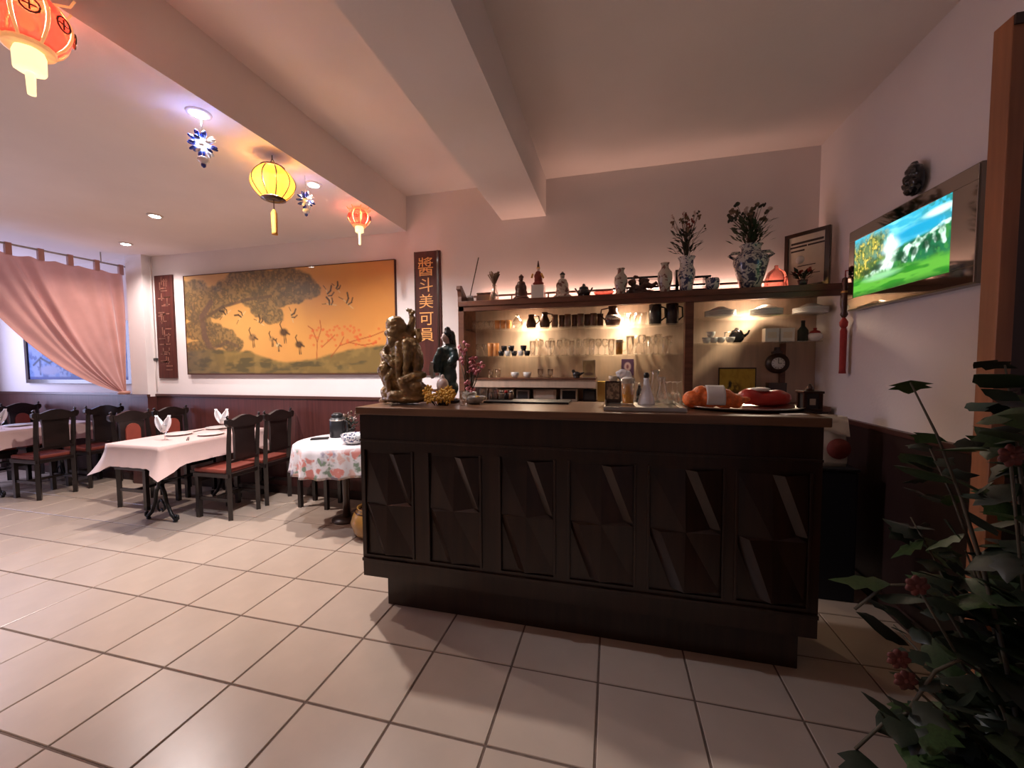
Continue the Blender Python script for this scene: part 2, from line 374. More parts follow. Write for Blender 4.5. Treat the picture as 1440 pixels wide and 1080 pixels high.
# floor: slab with separate tiles (0.4 m grid measured in the photograph)
floor=sbox('floor',(XL,-.668,-.12),(XR,YB,-.004),'grout')
TX0, TY0, T, G = -.0498, 2.132, .4, .0045
def tile_mesh(w,d):
    c=.0025; z0,z1=-.02,0
    vs=[(G,G,z0),(w-G,G,z0),(w-G,d-G,z0),(G,d-G,z0),(G,G,z1-c),(w-G,G,z1-c),(w-G,d-G,z1-c),(G,d-G,z1-c),(G+c,G+c,z1),(w-G-c,G+c,z1),(w-G-c,d-G-c,z1),(G+c,d-G-c,z1)]
    fs=[(0,1,5,4),(1,2,6,5),(2,3,7,6),(3,0,4,7),(4,5,9,8),(5,6,10,9),(6,7,11,10),(7,4,8,11),(8,9,10,11)]
    me=MB().add(vs,fs).mesh('floor_tile'); me.materials.append(M_['tile']); return me
tcache={}
for i in range(-20,4):
    for j in range(-7,4):
        x0=TX0+T*i; y0=TY0+T*j; w=min(T,XR+.004-x0); d=min(T,YB-y0)
        if w<.05: continue
        k=(round(w,2),round(d,2))
        if k not in tcache: tcache[k]=tile_mesh(*k)
        link('floor_tile',tcache[k],floor,(x0,y0,0))
def brick_floor():
    m=mat('tile_far',(.50,.395,.31),.28); nt=m.node_tree; b=nt.nodes['Principled BSDF']
    tc=nt.nodes.new('ShaderNodeTexCoord'); br=nt.nodes.new('ShaderNodeTexBrick'); br.offset=0; br.inputs['Scale'].default_value=1
    br.inputs['Brick Width'].default_value=.4; br.inputs['Row Height'].default_value=.4; br.inputs['Mortar Size'].default_value=.0045
    br.inputs['Color1'].default_value=br.inputs['Color2'].default_value=(.50,.395,.31,1); br.inputs['Mortar'].default_value=(.15,.10,.075,1)
    nt.links.new(tc.outputs['Object'],br.inputs['Vector']); nt.links.new(br.outputs[0],b.inputs['Base Color'])
brick_floor()
sbox('floor',(XL,YF,-.12),(XR,-.668,0),'tile_far')
# walls
sbox('wall_back',(XL-.1,YB,-.12),(XR+.12,YB+.12,ZH+.12),'plaster')
sbox('wall_right',(XR,YF,-.12),(XR+.12,YB,ZH+.12),'plaster')
W0,W1=1.6,3.2
for q0,q1 in (((XL-.12,W1,-.12),(XL,YB,ZL+.1)),((XL-.12,YF,-.12),(XL,W0,ZL+.1)),((XL-.12,W0,-.12),(XL,W1,1.05)),((XL-.12,W0,2.42),(XL,W1,ZL+.1))): sbox('wall_left',q0,q1,'plaster')
wn=sbox('added_window',(XL-.08,W0,1.05),(XL-.03,W1,1.10),'white_plastic')  # window out of view, added to go with the blue area light
for q0,q1 in (((XL-.08,W0,2.37),(XL-.03,W1,2.42)),((XL-.08,W0,1.10),(XL-.03,W0+.05,2.37)),((XL-.08,W1-.05,1.10),(XL-.03,W1,2.37)),((XL-.08,(W0+W1)/2-.02,1.10),(XL-.03,(W0+W1)/2+.02,2.37))): MB().box(q0,q1).build('added_window_frame','white_plastic',wn)
sbox('ceiling',(XS,YF,ZH),(XR,YB,ZH+.12),'plaster_ceiling')
sbox('ceiling',(XL,YF,ZL),(XS,YB,ZH+.12),'plaster_ceiling')
pb0=px(705.6,306,Y=YB).x; pb1=px(768,300,Y=YB).x
sbox('trim_1',(pb0,YF,2.765),(pb1,YB,ZH),'plaster_ceiling').name='ceiling_beam'
sbox('wall_pillar',(-5.65,3.49,0),(-5.39,YB,ZL),'plaster')
# wainscot on the back wall and the right wall
WB=1.095; WR=1.045
w1=sbox('wainscot_back',(XL,YB-.022,0),(XR,YB,WB-.03),'wainscot'); MB().box((XL,YB-.034,WB-.03),(XR,YB,WB),.004).build('wainscot_cap','wainscot_cap',w1)
MB().box((XL,YB-.034,0),(XR,YB-.022,.09)).build('skirting','skirting',w1)
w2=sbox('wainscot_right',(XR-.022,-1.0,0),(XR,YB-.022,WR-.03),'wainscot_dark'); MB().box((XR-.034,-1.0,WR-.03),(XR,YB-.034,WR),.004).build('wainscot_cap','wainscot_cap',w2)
MB().box((XR-.034,-1.0,0),(XR-.022,YB-.04,.09)).build('skirting','skirting',w2)
w3=sbox('wainscot_pillar',(-5.672,3.468,0),(-5.368,3.49,WB-.03),'wainscot'); MB().box((-5.685,3.455,WB-.03),(-5.355,3.49,WB)).build('wainscot_cap','wainscot_cap',w3)
MB().box((-5.39,3.49,0),(-5.368,YB-.035,WB-.03)).build('pillar_side','wainscot',w3)
# surface cable down the pillar corner
cab=MB().tube([(-5.375,3.575,2.74),(-5.376,3.575,2.3),(-5.372,3.575,1.75),(-5.377,3.575,1.4),(-5.370,3.575,1.12)],.006,8)
cab=cab.build('wall_cable','white_plastic'); tag(cab,'thin white cable running down the corner beside the wall pillar','cable')
MB().box((-5.389,3.565,1.50),(-5.362,3.599,1.53)).build('cable_clip','dark_grey',cab)

# ------------------------------------------------------------------ ceiling spots
for k,(x,y,e,c,_an) in enumerate(SPOTS):
    near=['beside the first blue and white bead pendant','between the yellow lantern and the small red lantern','over the pink dining table, away from the ceiling step','in front of the curtain pillar'][k]
    t=thing('ceiling_spotlight','small round recessed white ceiling spotlight '+near,'spotlight',(x,y,ZL),group='spotlights in the low ceiling')
    MB().lathe([(.036,-.004),(.040,-.010),(.055,-.008),(.058,0)],24).build('trim_ring','white_plastic',t)
    MB().lathe([(.0005,-.012),(.034,-.012),(.034,-.004)],20).build('lamp','lamp_glow',t)

# ------------------------------------------------------------------ raster prints, stored as colours on a fine grid
def vnoise(X,Y,seed=0):
    def h(i,j): 
        n=np.sin(i*127.1+j*311.7+seed*74.7)*43758.5453; return n-np.floor(n)
    i=np.floor(X); j=np.floor(Y); fx=X-i; fy=Y-j; fx=fx*fx*(3-2*fx); fy=fy*fy*(3-2*fy)
    return (h(i,j)*(1-fx)+h(i+1,j)*fx)*(1-fy)+(h(i,j+1)*(1-fx)+h(i+1,j+1)*fx)*fy
def fbm(X,Y,o=4,seed=0):
    s=0;a=.5;t=0
    for k in range(o): s=s+a*vnoise(X*2**k,Y*2**k,seed+k*3.1); t+=a; a*=.5
    return s/t
def sm(a,b,x): t=np.clip((x-a)/(b-a),0,1); return t*t*(3-2*t)
class Pic:
    def __init__(s,nu,nv,asp):
        s.nu,s.nv,s.asp=nu,nv,asp
        s.U,s.V=np.meshgrid(np.linspace(0,1,nu+1),np.linspace(0,1,nv+1)); s.X=s.U*asp
        s.C=np.zeros((nv+1,nu+1,3))
    def mix(s,a,col):
        col=np.array(col); a=np.clip(a,0,1)[...,None]; s.C=s.C*(1-a)+col*a
    def blob(s,u,v,ru,rv,soft=.35): 
        d=np.sqrt(((s.U-u)/ru)**2+((s.V-v)/rv)**2); return 1-sm(1-soft,1+soft,d)
    def seg(s,p,q,w):
        ax,ay=p[0]*s.asp,p[1]; bx,by=q[0]*s.asp,q[1]; dx,dy=bx-ax,by-ay; L=dx*dx+dy*dy+1e-12
        t=np.clip(((s.X-ax)*dx+(s.V-ay)*dy)/L,0,1); d=np.hypot(s.X-ax-t*dx,s.V-ay-t*dy)
        return 1-sm(w*.6,w*1.3,d)
    def line(s,pts,w,col,a=1):
        for p,q in zip(pts[:-1],pts[1:]): s.mix(s.seg(p,q,w)*a,col)
    def build(s,name,matn,o,right,up,parent=None):
        """o: top-left corner; right/up: full edge vectors"""
        o=Vector(o);right=Vector(right);up=Vector(up)
        vs=[o+right*u-up*v for v in np.linspace(0,1,s.nv+1) for u in np.linspace(0,1,s.nu+1)]
        n=s.nu+1
        fs=[(j*n+i,(j+1)*n+i,(j+1)*n+i+1,j*n+i+1) for j in range(s.nv) for i in range(s.nu)]
        me=bpy.data.meshes.new(name); me.from_pydata([tuple(v) for v in vs],[],fs)
        at=me.color_attributes.new('Col','FLOAT_COLOR','POINT')
        c=np.ones((len(vs),4),dtype=np.float32); c[:,:3]=s.C.reshape(-1,3); at.data.foreach_set('color',c.ravel())
        me.materials.append(M_[matn]); return link(name,me,parent)

# ---- crane painting
pa=px(258,388,Y=YB-.03); pc=px(554,365,Y=YB-.03); pd=px(265,526,Y=YB-.03)
PX0,PX1,PZ1,PZ0=pa.x,pc.x,2.475,1.335
pw,ph=PX1-PX0,PZ1-PZ0
P=Pic(400,170,pw/ph); U,V,X=P.U,P.V,P.X
n1=fbm(X*9,V*9,4,1); n2=fbm(X*22,V*22,3,5); n3=fbm(X*3,V*3,3,9)
g0=np.array(srgb(202,154,86)); g1=np.array(srgb(194,128,60))
P.C=g0*(1-U[...,None]*.9)+g1*(U[...,None]*.9); P.mix(sm(.45,.75,n3)*.25,srgb(222,166,84))
ol=srgb(92,78,50); ol2=srgb(120,98,60)
fo=np.zeros_like(U)
for u,v,ru,rv in [(.05,.17,.10,.13),(.13,.24,.10,.13),(.22,.20,.08,.12),(.30,.10,.09,.12),(.40,.12,.09,.13),(.50,.10,.08,.11),(.58,.16,.08,.12),(.63,.22,.05,.08),(.36,.25,.06,.10),(.41,.36,.06,.10),(.46,.44,.045,.08),(.47,.28,.07,.08),(.54,.28,.07,.06),(.06,.36,.09,.10),(.16,.36,.05,.08),(.06,.55,.08,.10),(.13,.60,.07,.12),(.20,.64,.07,.10),(.25,.70,.05,.08),(.06,.72,.07,.06),(.11,.46,.03,.12)]:
    fo=np.maximum(fo,P.blob(u,v,ru,rv,.55))
fm=sm(.42,.62,fo*.62+n1*.42+n2*.12-.02)*sm(.03,.3,fo)
n4=fbm(X*48,V*48,2,15); P.mix(fm*.85,ol2); P.mix(fm*sm(.42,.6,n2)*.8,ol); P.mix(fm*sm(.5,.66,n4)*.55,srgb(62,54,40)); P.mix(fm*sm(.58,.72,n2*.5+n4*.5)*.6,srgb(176,134,74)); P.mix(fm*sm(.55,.75,n1)*.45,srgb(70,62,50))
P.line([(.16,.93),(.14,.78),(.10,.62),(.09,.42),(.14,.28)],.035,srgb(96,74,58),.85); P.line([(.09,.45),(.2,.33),(.33,.27),(.45,.25)],.016,srgb(88,70,50),.8)
P.line([(.13,.75),(.22,.68),(.27,.72)],.018,srgb(88,70,54),.7)
hill=.80+.07*np.sin((U-.30)*7.5)-.05*np.exp(-((U-.34)/.12)**2)+.035*n1
gm=sm(-.015,.02,V-hill)
P.mix(gm*.95,srgb(112,94,52)); P.mix(gm*sm(.45,.65,fbm(X*6+V*3,V*22,3,2))*.8,srgb(74,68,44)); P.mix(gm*sm(.5,.7,n1)*.5,srgb(146,120,66))
P.mix(gm*sm(.25,0,U)*.5,srgb(80,78,74)); P.mix(sm(.985,1,V),srgb(60,36,28))
bk=srgb(52,38,26); wh=srgb(196,170,120)
def fly(u,v,a,s=.05):
    ca,sa=math.cos(a),math.sin(a); A=P.asp
    q=lambda x,y:(u+(x*ca-y*sa)*s/A*2.2,v+(x*sa+y*ca)*s*2.2)
    P.line([q(-.5,0),q(0,.0),q(.6,-.05)],.006,wh,.7); P.line([q(-.1,0),q(-.2,-.35),q(-.55,-.6)],.009,bk,.9); P.line([q(.1,0),q(.2,-.3),q(.05,-.62)],.007,bk,.85); P.line([q(-.5,0),q(-.9,.12)],.004,bk,.8)
for a in [(.715,.27,1.2),(.725,.36,.2,.045),(.80,.36,.75,.055),(.755,.22,.9,.035),(.22,.40,-.45,.05),(.30,.43,-.7,.05),(.39,.50,.6,.04),(.545,.45,1.4,.045)]: fly(*a)
def stand(u,v,s,body):
    A=P.asp
    P.mix(P.blob(u,v,s*.55/A,s*.42,.4)*.9,body); P.line([(u-.2*s/A,v-.2*s),(u-.5*s/A,v-.9*s),(u-.3*s/A,v-1.2*s)],.006,bk,.9)
    P.line([(u,v+.2*s),(u+.05*s/A,v+1.25*s)],.0045,bk,.9); P.line([(u+.2*s/A,v+.2*s),(u+.28*s/A,v+1.2*s)],.0045,bk,.9); P.line([(u+.3*s/A,v),(u+.75*s/A,v+.25*s)],.009,bk,.8)
stand(.35,.64,.08,srgb(120,92,60)); stand(.505,.60,.085,bk); stand(.575,.72,.075,bk); stand(.445,.66,.06,srgb(160,120,70)); stand(.475,.72,.05,wh)
rd=srgb(150,62,26)
for pts in [[(.655,.86),(.66,.70),(.64,.58),(.62,.55)],[(.66,.70),(.68,.58),(.675,.50)],[(.72,.84),(.76,.74),(.82,.70),(.90,.66),(.95,.62)],[(.76,.74),(.78,.66)],[(.80,.71),(.86,.74),(.92,.72)],[(.68,.75),(.72,.68),(.74,.64)]]: P.line(pts,.0055,rd,.75)
rng=np.random.RandomState(3)
for _ in range(60):
    u=.62+.32*rng.rand(); P.mix(P.blob(u,.55+.2*rng.rand(),.006,.012)*.6,srgb(200,86,40))
t=thing('crane_painting','wide gold painting of cranes under a dark pine tree on the wall','painting',(PX0,YB,PZ0))
MB().box((0,-.028,0),(pw,0,ph)).build('backing_board','shelf_wood',t)
o=P.build('painted_face','picture_print',(0,-.0285,ph),(pw,0,0),(0,0,ph),t)
for a,b in (((0,-.034,-.006),(pw,0,0)),((0,-.034,ph),(pw,0,ph+.006)),((-.006,-.034,-.006),(0,0,ph+.006)),((pw,-.034,-.006),(pw+.006,0,ph+.006))): MB().box(a,b).build('frame_edge','panel_red',t)

# ---- blue landscape picture in the next room
b0=px(37,470,Y=YB-.02); BX0,BX1,BZ0,BZ1=b0.x,-5.83,1.265,1.95
P=Pic(160,70,(BX1-BX0)/(BZ1-BZ0)); U,V,X=P.U,P.V,P.X; n1=fbm(X*5,V*5,4,11); n2=fbm(X*14,V*14,3,4)
P.C[:]=srgb(150,185,235); P.mix(sm(.4,.7,n1)*.8,srgb(225,228,245)); P.mix(sm(.5,.62,n2)*sm(.35,.6,V)*.7,srgb(60,90,160))
P.line([(.05,.72),(.13,.58),(.22,.68),(.30,.60),(.36,.72)],.022,srgb(30,40,80),.9); P.line([(.12,.62),(.12,.9)],.02,srgb(40,50,95),.9)
P.mix(P.blob(.22,.82,.10,.09),srgb(225,215,230)); P.mix(P.blob(.62,.78,.14,.10),srgb(210,215,238)); P.line([(.5,.66),(.62,.55),(.78,.68)],.022,srgb(32,44,86),.9)
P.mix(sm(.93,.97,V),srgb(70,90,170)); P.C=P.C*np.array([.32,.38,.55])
t=thing('landscape_picture','dark framed blue winter landscape picture half hidden by the curtain','picture',(BX0,YB,BZ0)); bw,bh=BX1-BX0,BZ1-BZ0
MB().box((0,-.015,0),(bw,0,bh)).build('backing_board','dark_grey',t); P.build('printed_face','glazed_print',(0,-.0155,bh),(bw,0,0),(0,0,bh),t)
for a,b in (((-.05,-.03,-.05),(bw+.05,0,0)),((-.05,-.03,bh),(bw+.05,0,bh+.05)),((-.05,-.03,0),(0,0,bh)),((bw,-.03,0),(bw+.05,0,bh))): MB().box(a,b).build('frame_edge','dark_wood',t)

# ---- calligraphy boards
def text_mesh(s, size):
    cu=bpy.data.curves.new('glyph','FONT'); cu.body=s; cu.size=size; cu.align_x='CENTER'; cu.align_y='CENTER'; cu.extrude=.002
    o=bpy.data.objects.new('glyph',cu); COL.objects.link(o); dg=bpy.context.evaluated_depsgraph_get()
    me=bpy.data.meshes.new_from_object(o.evaluated_get(dg)); bpy.data.objects.remove(o); return me
a=px(581,353,Y=YB-.03); b=px(618,353,Y=YB-.03)
bx0,bx1,bz1=a.x,b.x,2.535
t=thing('calligraphy_board','dark red lacquered board with gold Chinese characters, right of the crane painting','wall board',(bx0,YB,1.32)); w=bx1-bx0; hh=bz1-1.32
MB().box((0,-.02,0),(w,0,hh),.003).build('board','panel_red',t)
for a,b in (((w-.035,-.027,0),(w-.015,-.018,hh)),((.006,-.024,0),(.014,-.018,hh))): MB().box(a,b).build('edge_moulding','dark_wood',t)
for k,ch in enumerate('醬斗美可員'):
    me=text_mesh(ch,.205); me.materials.append(M_['gilt_paint'])
    z=px(600,[377,402,425,449,472][k],Y=YB-.025).z-1.32
    g=link('gilt_character',me,t,(w*.45,-.021,z),(PI/2,0,0)); g.scale=(.80,.72,1) if k else (.85,.95,1)
    g['label']='gold painted Chinese character'
a=px(215,388,Y=YB-.03); b=px(240,386,Y=YB-.03); c=px(247,532,Y=YB-.03)
bx0,bx1,bz1,bz0=a.x,b.x,2.515,1.285
t=thing('calligraphy_board','narrow dark red board with worn brown characters beside the pillar','wall board',(bx0,YB,bz0)); w=bx1-bx0; hh=bz1-bz0
MB().box((0,-.02,0),(w,0,hh),.003).build('board','panel_red',t)
rr=random.Random(5)
for k in range(6):                       # worn, unreadable gilt strokes
    m=MB(); zc=hh*(.90-.155*k)
    for q in range(7):
        x=w*(.3+.4*rr.random()); z=zc+(rr.random()-.5)*.13
        if rr.random()<.6: m.box((x-.05,-.0225,z-.007),(x+.05,-.019,z+.007))
        else: m.box((x-.008,-.0225,z-.045),(x+.008,-.019,z+.045))
    m.build('worn_character','gilt_worn',t)

# ---- lit waterfall picture with a mirror frame on the right wall
y0,y1,z0,z1=2.12,3.06,1.755,2.262
t=thing('lit_waterfall_picture','glowing green waterfall picture in a wide mirrored frame on the right wall','picture',(XR,0,0))
MB().box((-.055,y0,z0),(0,y1,z1)).build('case','mirror_edge',t)
ya,yb,za,zb=2.255,2.995,1.832,2.19
for a,b in (((-.062,y0+.006,z0+.006),(-.0551,y1-.006,za)),((-.062,y0+.006,zb),(-.0551,y1-.006,z1-.006)),((-.062,y0+.006,za),(-.0551,ya,zb)),((-.062,yb,za),(-.0551,y1-.006,zb))): MB().box(a,b,.002).build('mirror_strip','mirror_frame',t)
P=Pic(200,100,(yb-ya)/(zb-za)); U,V,X=P.U,P.V,P.X; n1=fbm(X*6,V*6,4,21); n2=fbm(X*16,V*14,3,8); n3=fbm(X*3,V*14,3,31)
P.C[:]=srgb(24,104,66); P.mix(sm(.4,.6,n1)*.8,srgb(12,66,40)); P.mix(sm(.55,.7,n2)*.6,srgb(60,140,60))
top=.40-.16*(U-.4)+.05*n1; sky=sm(.04,-.04,V-top); P.mix(sky,srgb(52,168,196)); P.mix(sky*sm(.45,.7,n3),srgb(120,210,224)); P.mix(sky*sm(.62,.95,U)*sm(.4,.6,n2)*.8,srgb(30,110,92))
P.mix(P.blob(.72,.27,.26,.09,.5),srgb(24,150,190)); P.mix(P.blob(.9,.14,.12,.05,.5),srgb(200,240,240))
lf=np.maximum.reduce([P.blob(.15,.30,.22,.22,.6),P.blob(.06,.52,.14,.18,.6),P.blob(.26,.18,.14,.14,.6)]); P.mix(lf*.9,srgb(96,112,34)); P.mix(lf*sm(.42,.6,n2)*.9,srgb(40,70,26)); P.mix(lf*sm(.60,.72,n2)*.9,srgb(214,196,90)); P.mix(lf*sm(.55,.7,fbm(X*26,V*22,2,77))*.6,srgb(196,186,80))
Xk,Vk=P.X.copy(),P.V.copy(); P.X=Xk+.16*(fbm(Xk*7,Vk*7,3,41)-.5); P.V=Vk+.14*(fbm(Xk*6,Vk*6,3,52)-.5)
for u0,v0,u1,v1,wd in ((.44,.20,.46,.50,.06),(.46,.44,.38,.62,.075),(.40,.58,.24,.70,.06),(.52,.50,.44,.66,.05),(.60,.47,.82,.42,.035),(.80,.40,.99,.35,.03),(.64,.48,.60,.62,.05),(.71,.48,.69,.64,.035),(.79,.46,.80,.60,.04),(.87,.44,.88,.56,.03),(.94,.42,.95,.58,.035),(.20,.72,.08,.76,.04)):
    P.mix(P.seg((u0,v0),(u1,v1),wd)*sm(.30,.62,n3*.5+n2*.5)*.85,srgb(206,238,222))
P.X,P.V=Xk,Vk
P.mix(P.blob(.45,.36,.07,.10,.8)*.9,srgb(250,255,250)); P.mix(P.blob(.41,.58,.07,.06,.8)*.6,srgb(235,250,240))
for u0,v0,ru,rv in ((.56,.56,.045,.07),(.69,.56,.03,.06),(.79,.53,.03,.06),(.89,.50,.03,.05),(.30,.60,.06,.04),(.16,.62,.06,.05)): P.mix(P.blob(u0,v0,ru,rv,.4)*.85,srgb(12,58,36))
gr=sm(.66,.80,V-.03*U+.05*n1); P.mix(gr,srgb(36,124,34)); P.mix(gr*sm(.42,.62,n3)*.8,srgb(92,170,58)); P.mix(P.blob(.35,.76,.18,.05,.6)*.6,srgb(150,214,170)); P.mix(sm(.9,1,V)*.7,srgb(14,76,26))
P.build('glowing_picture','screen_print',(-.0585,yb,zb),(0,-(yb-ya),0),(0,0,zb-za),t)

# ================================================================== hanging things on the right wall
mk=sculpt('wall_mask',[('e',(0,0,0),(.028,.060,.082)),('e',(-.022,-.01,.045),(.02,.045,.03)),('e',(-.035,.0,.0),(.018,.018,.03)),('e',(-.02,.03,-.02),(.02,.022,.022)),('e',(-.02,-.03,-.02),(.02,.022,.022)),('e',(-.022,0,-.055),(.022,.035,.02)),('e',(-.012,.0,.075),(.015,.03,.02))],'black_gloss',voxel=.006,disp=.012,dscale=.02,smooth=1)
p=px(1287,253,X=XR-.03); mk.location=(XR-.029,p.y,p.z); tag(mk,'black carved mask on the wall above the waterfall picture','mask')
p=px(1189,385,X=XR-.045)
t=thing('red_tassel_charm','hanging gold charm with a long red tassel on the right wall','wall charm',(XR-.045,p.y,0))
MB().tube([(.045,0,p.z+.02),(.0,0,p.z+.02),(0,0,p.z-.02)],.004,6).build('hook_cord','tassel_red',t)
MB().lathe([(.001,p.z-.02),(.016,p.z-.03),(.020,p.z-.06),(.014,p.z-.09),(.022,p.z-.13),(.024,p.z-.20),(.016,p.z-.25),(.022,p.z-.27),(.012,p.z-.29)],14).build('charm','brown_ceramic',t)
MB().lathe([(.014,p.z-.10),(.0225,p.z-.125),(.014,p.z-.14)],14).build('gold_ring','gold',t)
MB().lathe([(.008,p.z-.29),(.024,p.z-.32),(.022,p.z-.345),(.012,p.z-.36)],14).build('knot','tassel_red',t)
MB().lathe([(.010,p.z-.35),(.019,p.z-.38),(.018,p.z-.64),(.020,p.z-.665)],14,wob=lambda a,k:1+.08*math.sin(9*a)).build('tassel','tassel_red',t)

# partition at the right, its edge towards the room is light wood
t=thing('wooden_partition','dark wooden partition with a lighter orange brown edge post, behind the leafy plant','partition',(0,0,0))
XP=1.12; pe=px(1397,45,X=XP); pf=px(1425,30,X=XP); yb_=pe.y; yf_=pf.y; zt=pe.z
MB().box((XP,yf_,0),(XP+.04,yb_,zt),.003).build('edge_post','post_wood',t)
MB().box((XP+.04,yf_+.012,.0),(XR-.036,yb_-.012,zt-.03)).build('panel','partition_dark',t)
MB().box((XP+.002,yf_-.006,zt-.03),(XR-.036,yb_,zt)).build('top_rail','partition_dark',t)
MB().box((XP+.04,yf_-.015,.99),(XR-.036,yf_+.012,1.03),.003).build('cross_rail','post_wood',t)

# ================================================================== bar counter
CX0,CX1=-1.392,.885
t=thing('bar_counter','dark carved wooden bar counter with diamond panels on a recessed plinth','bar counter',(0,0,0))
MB().box((CX0,CF+.012,.205),(CX1,CB-.03,CT-.042)).build('body','counter_wood',t)
MB().box((-1.286,2.03,0),(.845,CB-.08,.205)).build('plinth','counter_wood',t)
MB().box((CX0,CF,CT-.115),(CX1,CF+.012,CT-.042)).build('upper_rail','counter_wood',t)
MB().box((CX0,CF,.205),(CX1,CF+.012,.335)).build('lower_rail','counter_wood',t)
cz1=px(548,634,Y=CF).z; cz0=px(548,782,Y=CF).z
MB().box((CX0,CF,cz1),(CX1,CF+.012,CT-.115)).build('frieze','counter_wood',t)
MB().box((CX0,CF-.010,cz1+.05),(CX1,CF,cz1+.062),.002).build('frieze_moulding','counter_wood',t)
MB().box((CX0,CF-.012,cz0-.04),(CX1,CF,cz0-.022),.002).build('base_moulding','counter_wood',t)
PB=[(514,581),(603,676),(703,780),(800,893),(912,1018),(1036,1140)]
xs=[(px(a,700,Y=CF).x,px(b,700,Y=CF).x) for a,b in PB]
edges=[CX0]+[q for ab in xs for q in ab]+[CX1]
for k in range(0,len(edges),2):
    MB().box((edges[k],CF,.335),(edges[k+1],CF+.012,cz1)).build('stile','counter_wood',t)
for x0,x1 in xs:
    pn=MB().box((x0,CF+.0105,cz0),(x1,CF+.013,cz1)).build('front_panel','counter_wood',t)
    w=x1-x0; h=cz1-cz0; cx=(x0+x1)/2; cz=(cz0+cz1)/2
    yb0=CF+.0105
    def pt(fx,fz,d): return (x0+w*(1-fx),yb0-d,cz0+h*(1-fz))
    # upper facet: from the top middle down to the right side; lower facet: from the left side down to the foot, each a ridge with a steep narrow face
    MB().add([pt(.03,.97,0),pt(.52,.97,.042),pt(.68,.97,0),pt(.97,.57,0),pt(.84,.51,.042),pt(.50,.505,.030),pt(.03,.51,.012),pt(.97,.50,.012)],[(0,1,5,6),(1,2,3,4),(1,4,5),(4,3,7),(4,7,5)]).build('upper_facet','counter_wood',pn)
    MB().add([pt(.97,.03,0),pt(.50,.03,0),pt(.14,.48,0),pt(.03,.51,.012),pt(.50,.505,.030),pt(.97,.50,.012)],[(4,5,0,1),(4,1,2),(4,2,3)]).build('lower_facet','counter_wood',pn)
    MB().add([pt(.04,.47,.024),pt(.36,.03,.024),pt(.02,.02,.002),pt(.17,.47,0),pt(.50,.03,0)],[(0,1,2),(0,3,4,1)]).build('corner_facet','counter_wood',pn)
    for xx in (x0,x1):
        MB().box((xx-.006,CF-.008,cz0),(xx+.006,CF,cz1),.002).build('beading','counter_wood',pn)
ct=MB().box((CX0-.012,CF-.025,CT-.042),(CX1+.02,CB,CT),.006).build('countertop','counter_top'); tag(ct,'long brown varnished wooden top of the bar counter','countertop')

# ================================================================== back bar: shelf with glass shelves
t=thing('bar_shelf_unit','tall brown wooden bar shelf with glass shelves behind the counter','shelf unit',(0,0,0))
SX0=-1.285; SM0,SM1=.545,.605; SF=3.24; YW=YB-.034
MB().box((SX0-.02,SF,SH-.045),(XR-.002,YB-.002,SH),.004).build('top_plank','shelf_wood',t)
MB().box((SX0-.015,SF+.01,SH-.085),(XR-.002,SF+.03,SH-.045)).build('top_fascia','shelf_wood',t)
side=[(SF+.03,.0),(YW,.0),(YW,SH+.0),(SF+.02,SH)]
m=MB().box((SX0-.02,SF+.01,0),(SX0+.03,YW,SH-.045)); m.build('side_panel','shelf_wood',t)
MB().prism([(SF,SH),(YW,SH),(YW,SH+.03),(SF+.14,SH+.05),(SF+.07,SH+.10),(SF+.02,SH+.135),(SF-.02,SH+.13),(SF-.03,SH+.10),(SF-.005,SH+.09),(SF+.005,SH+.04)],SX0-.02,SX0+.015,'x').build('scroll_bracket','shelf_wood',t)
MB().box((SM0,SF+.02,0),(SM1,SF+.09,SH-.045)).build('post','shelf_wood',t)
MB().box((SX0-.01,YB-.014,WB),(XR-.002,YB-.002,SH-.045)).build('back_panel','shelf_panel',t)
for x in np.linspace(SX0+.06,XR-.08,9): MB().box((x-.006,3.515,SH),(x+.006,3.527,SH+.075)).build('rail_post','shelf_wood',t)
MB().box((SX0+.03,3.51,SH+.075),(XR-.05,3.532,SH+.092),.003).build('gallery_rail','shelf_wood',t)
sl=thing('strip_light','pink glowing strip light lying on the high shelf against the wall','strip light',(.05,3.555,SH)); MB().box((-1.25,-.018,0),(1.25,.018,.018)).build('holder','white_plastic',sl); MB().tube([(-1.24,0,.030),(1.24,0,.030)],.011,10).build('tube','strip_glow',sl)
SHZ=[1.735,1.497,1.305]
for z in SHZ[:2]:
    MB().box((SX0+.03,SF+.05,z-.007),(SM0,YB-.016,z)).build('glass_shelf','shelf_glass',t)
ap=px(838,520,Y=3.3).x
MB().box((SX0+.03,SF+.05,SHZ[2]-.012),(ap,YB-.016,SHZ[2])).build('lower_shelf','shelf_wood',t)
MB().box((SX0+.03,SF+.06,1.225),(ap,SF+.08,SHZ[2]-.012)).build('apron','shelf_panel',t)
SHR=[1.775,1.580]
for z in SHR: MB().box((SM1,SF+.06,z-.007),(1.47,YB-.016,z)).build('glass_shelf','shelf_glass',t)
MB().box((1.30,YB-.05,1.11),(1.335,YB-.016,SHR[1]-.007)).build('upright','shelf_wood',t)
MB().box((SX0+.03,SF+.02,1.07),(XR-.036,YW,1.105),.003).build('back_counter_top','shelf_wood',t)
MB().box((SX0+.03,SF+.05,.0),(XR-.036,YW,1.07)).build('back_cabinet','dark_wood',t)
for u,e in SHELF_SPOTS:
    p=px(u,424,Y=3.44); q=thing('shelf_spotlight','small warm round spotlight under the high shelf','spotlight',(p.x,3.44,SH-.045),group='spotlights under the bar shelf')
    MB().lathe([(.024,-.003),(.030,-.012),(.036,-.010),(.038,0)],20).build('trim_ring','steel',q); MB().lathe([(.0005,-.011),(.023,-.011),(.023,-.003)],16).build('lamp','lamp_glow_warm',q)

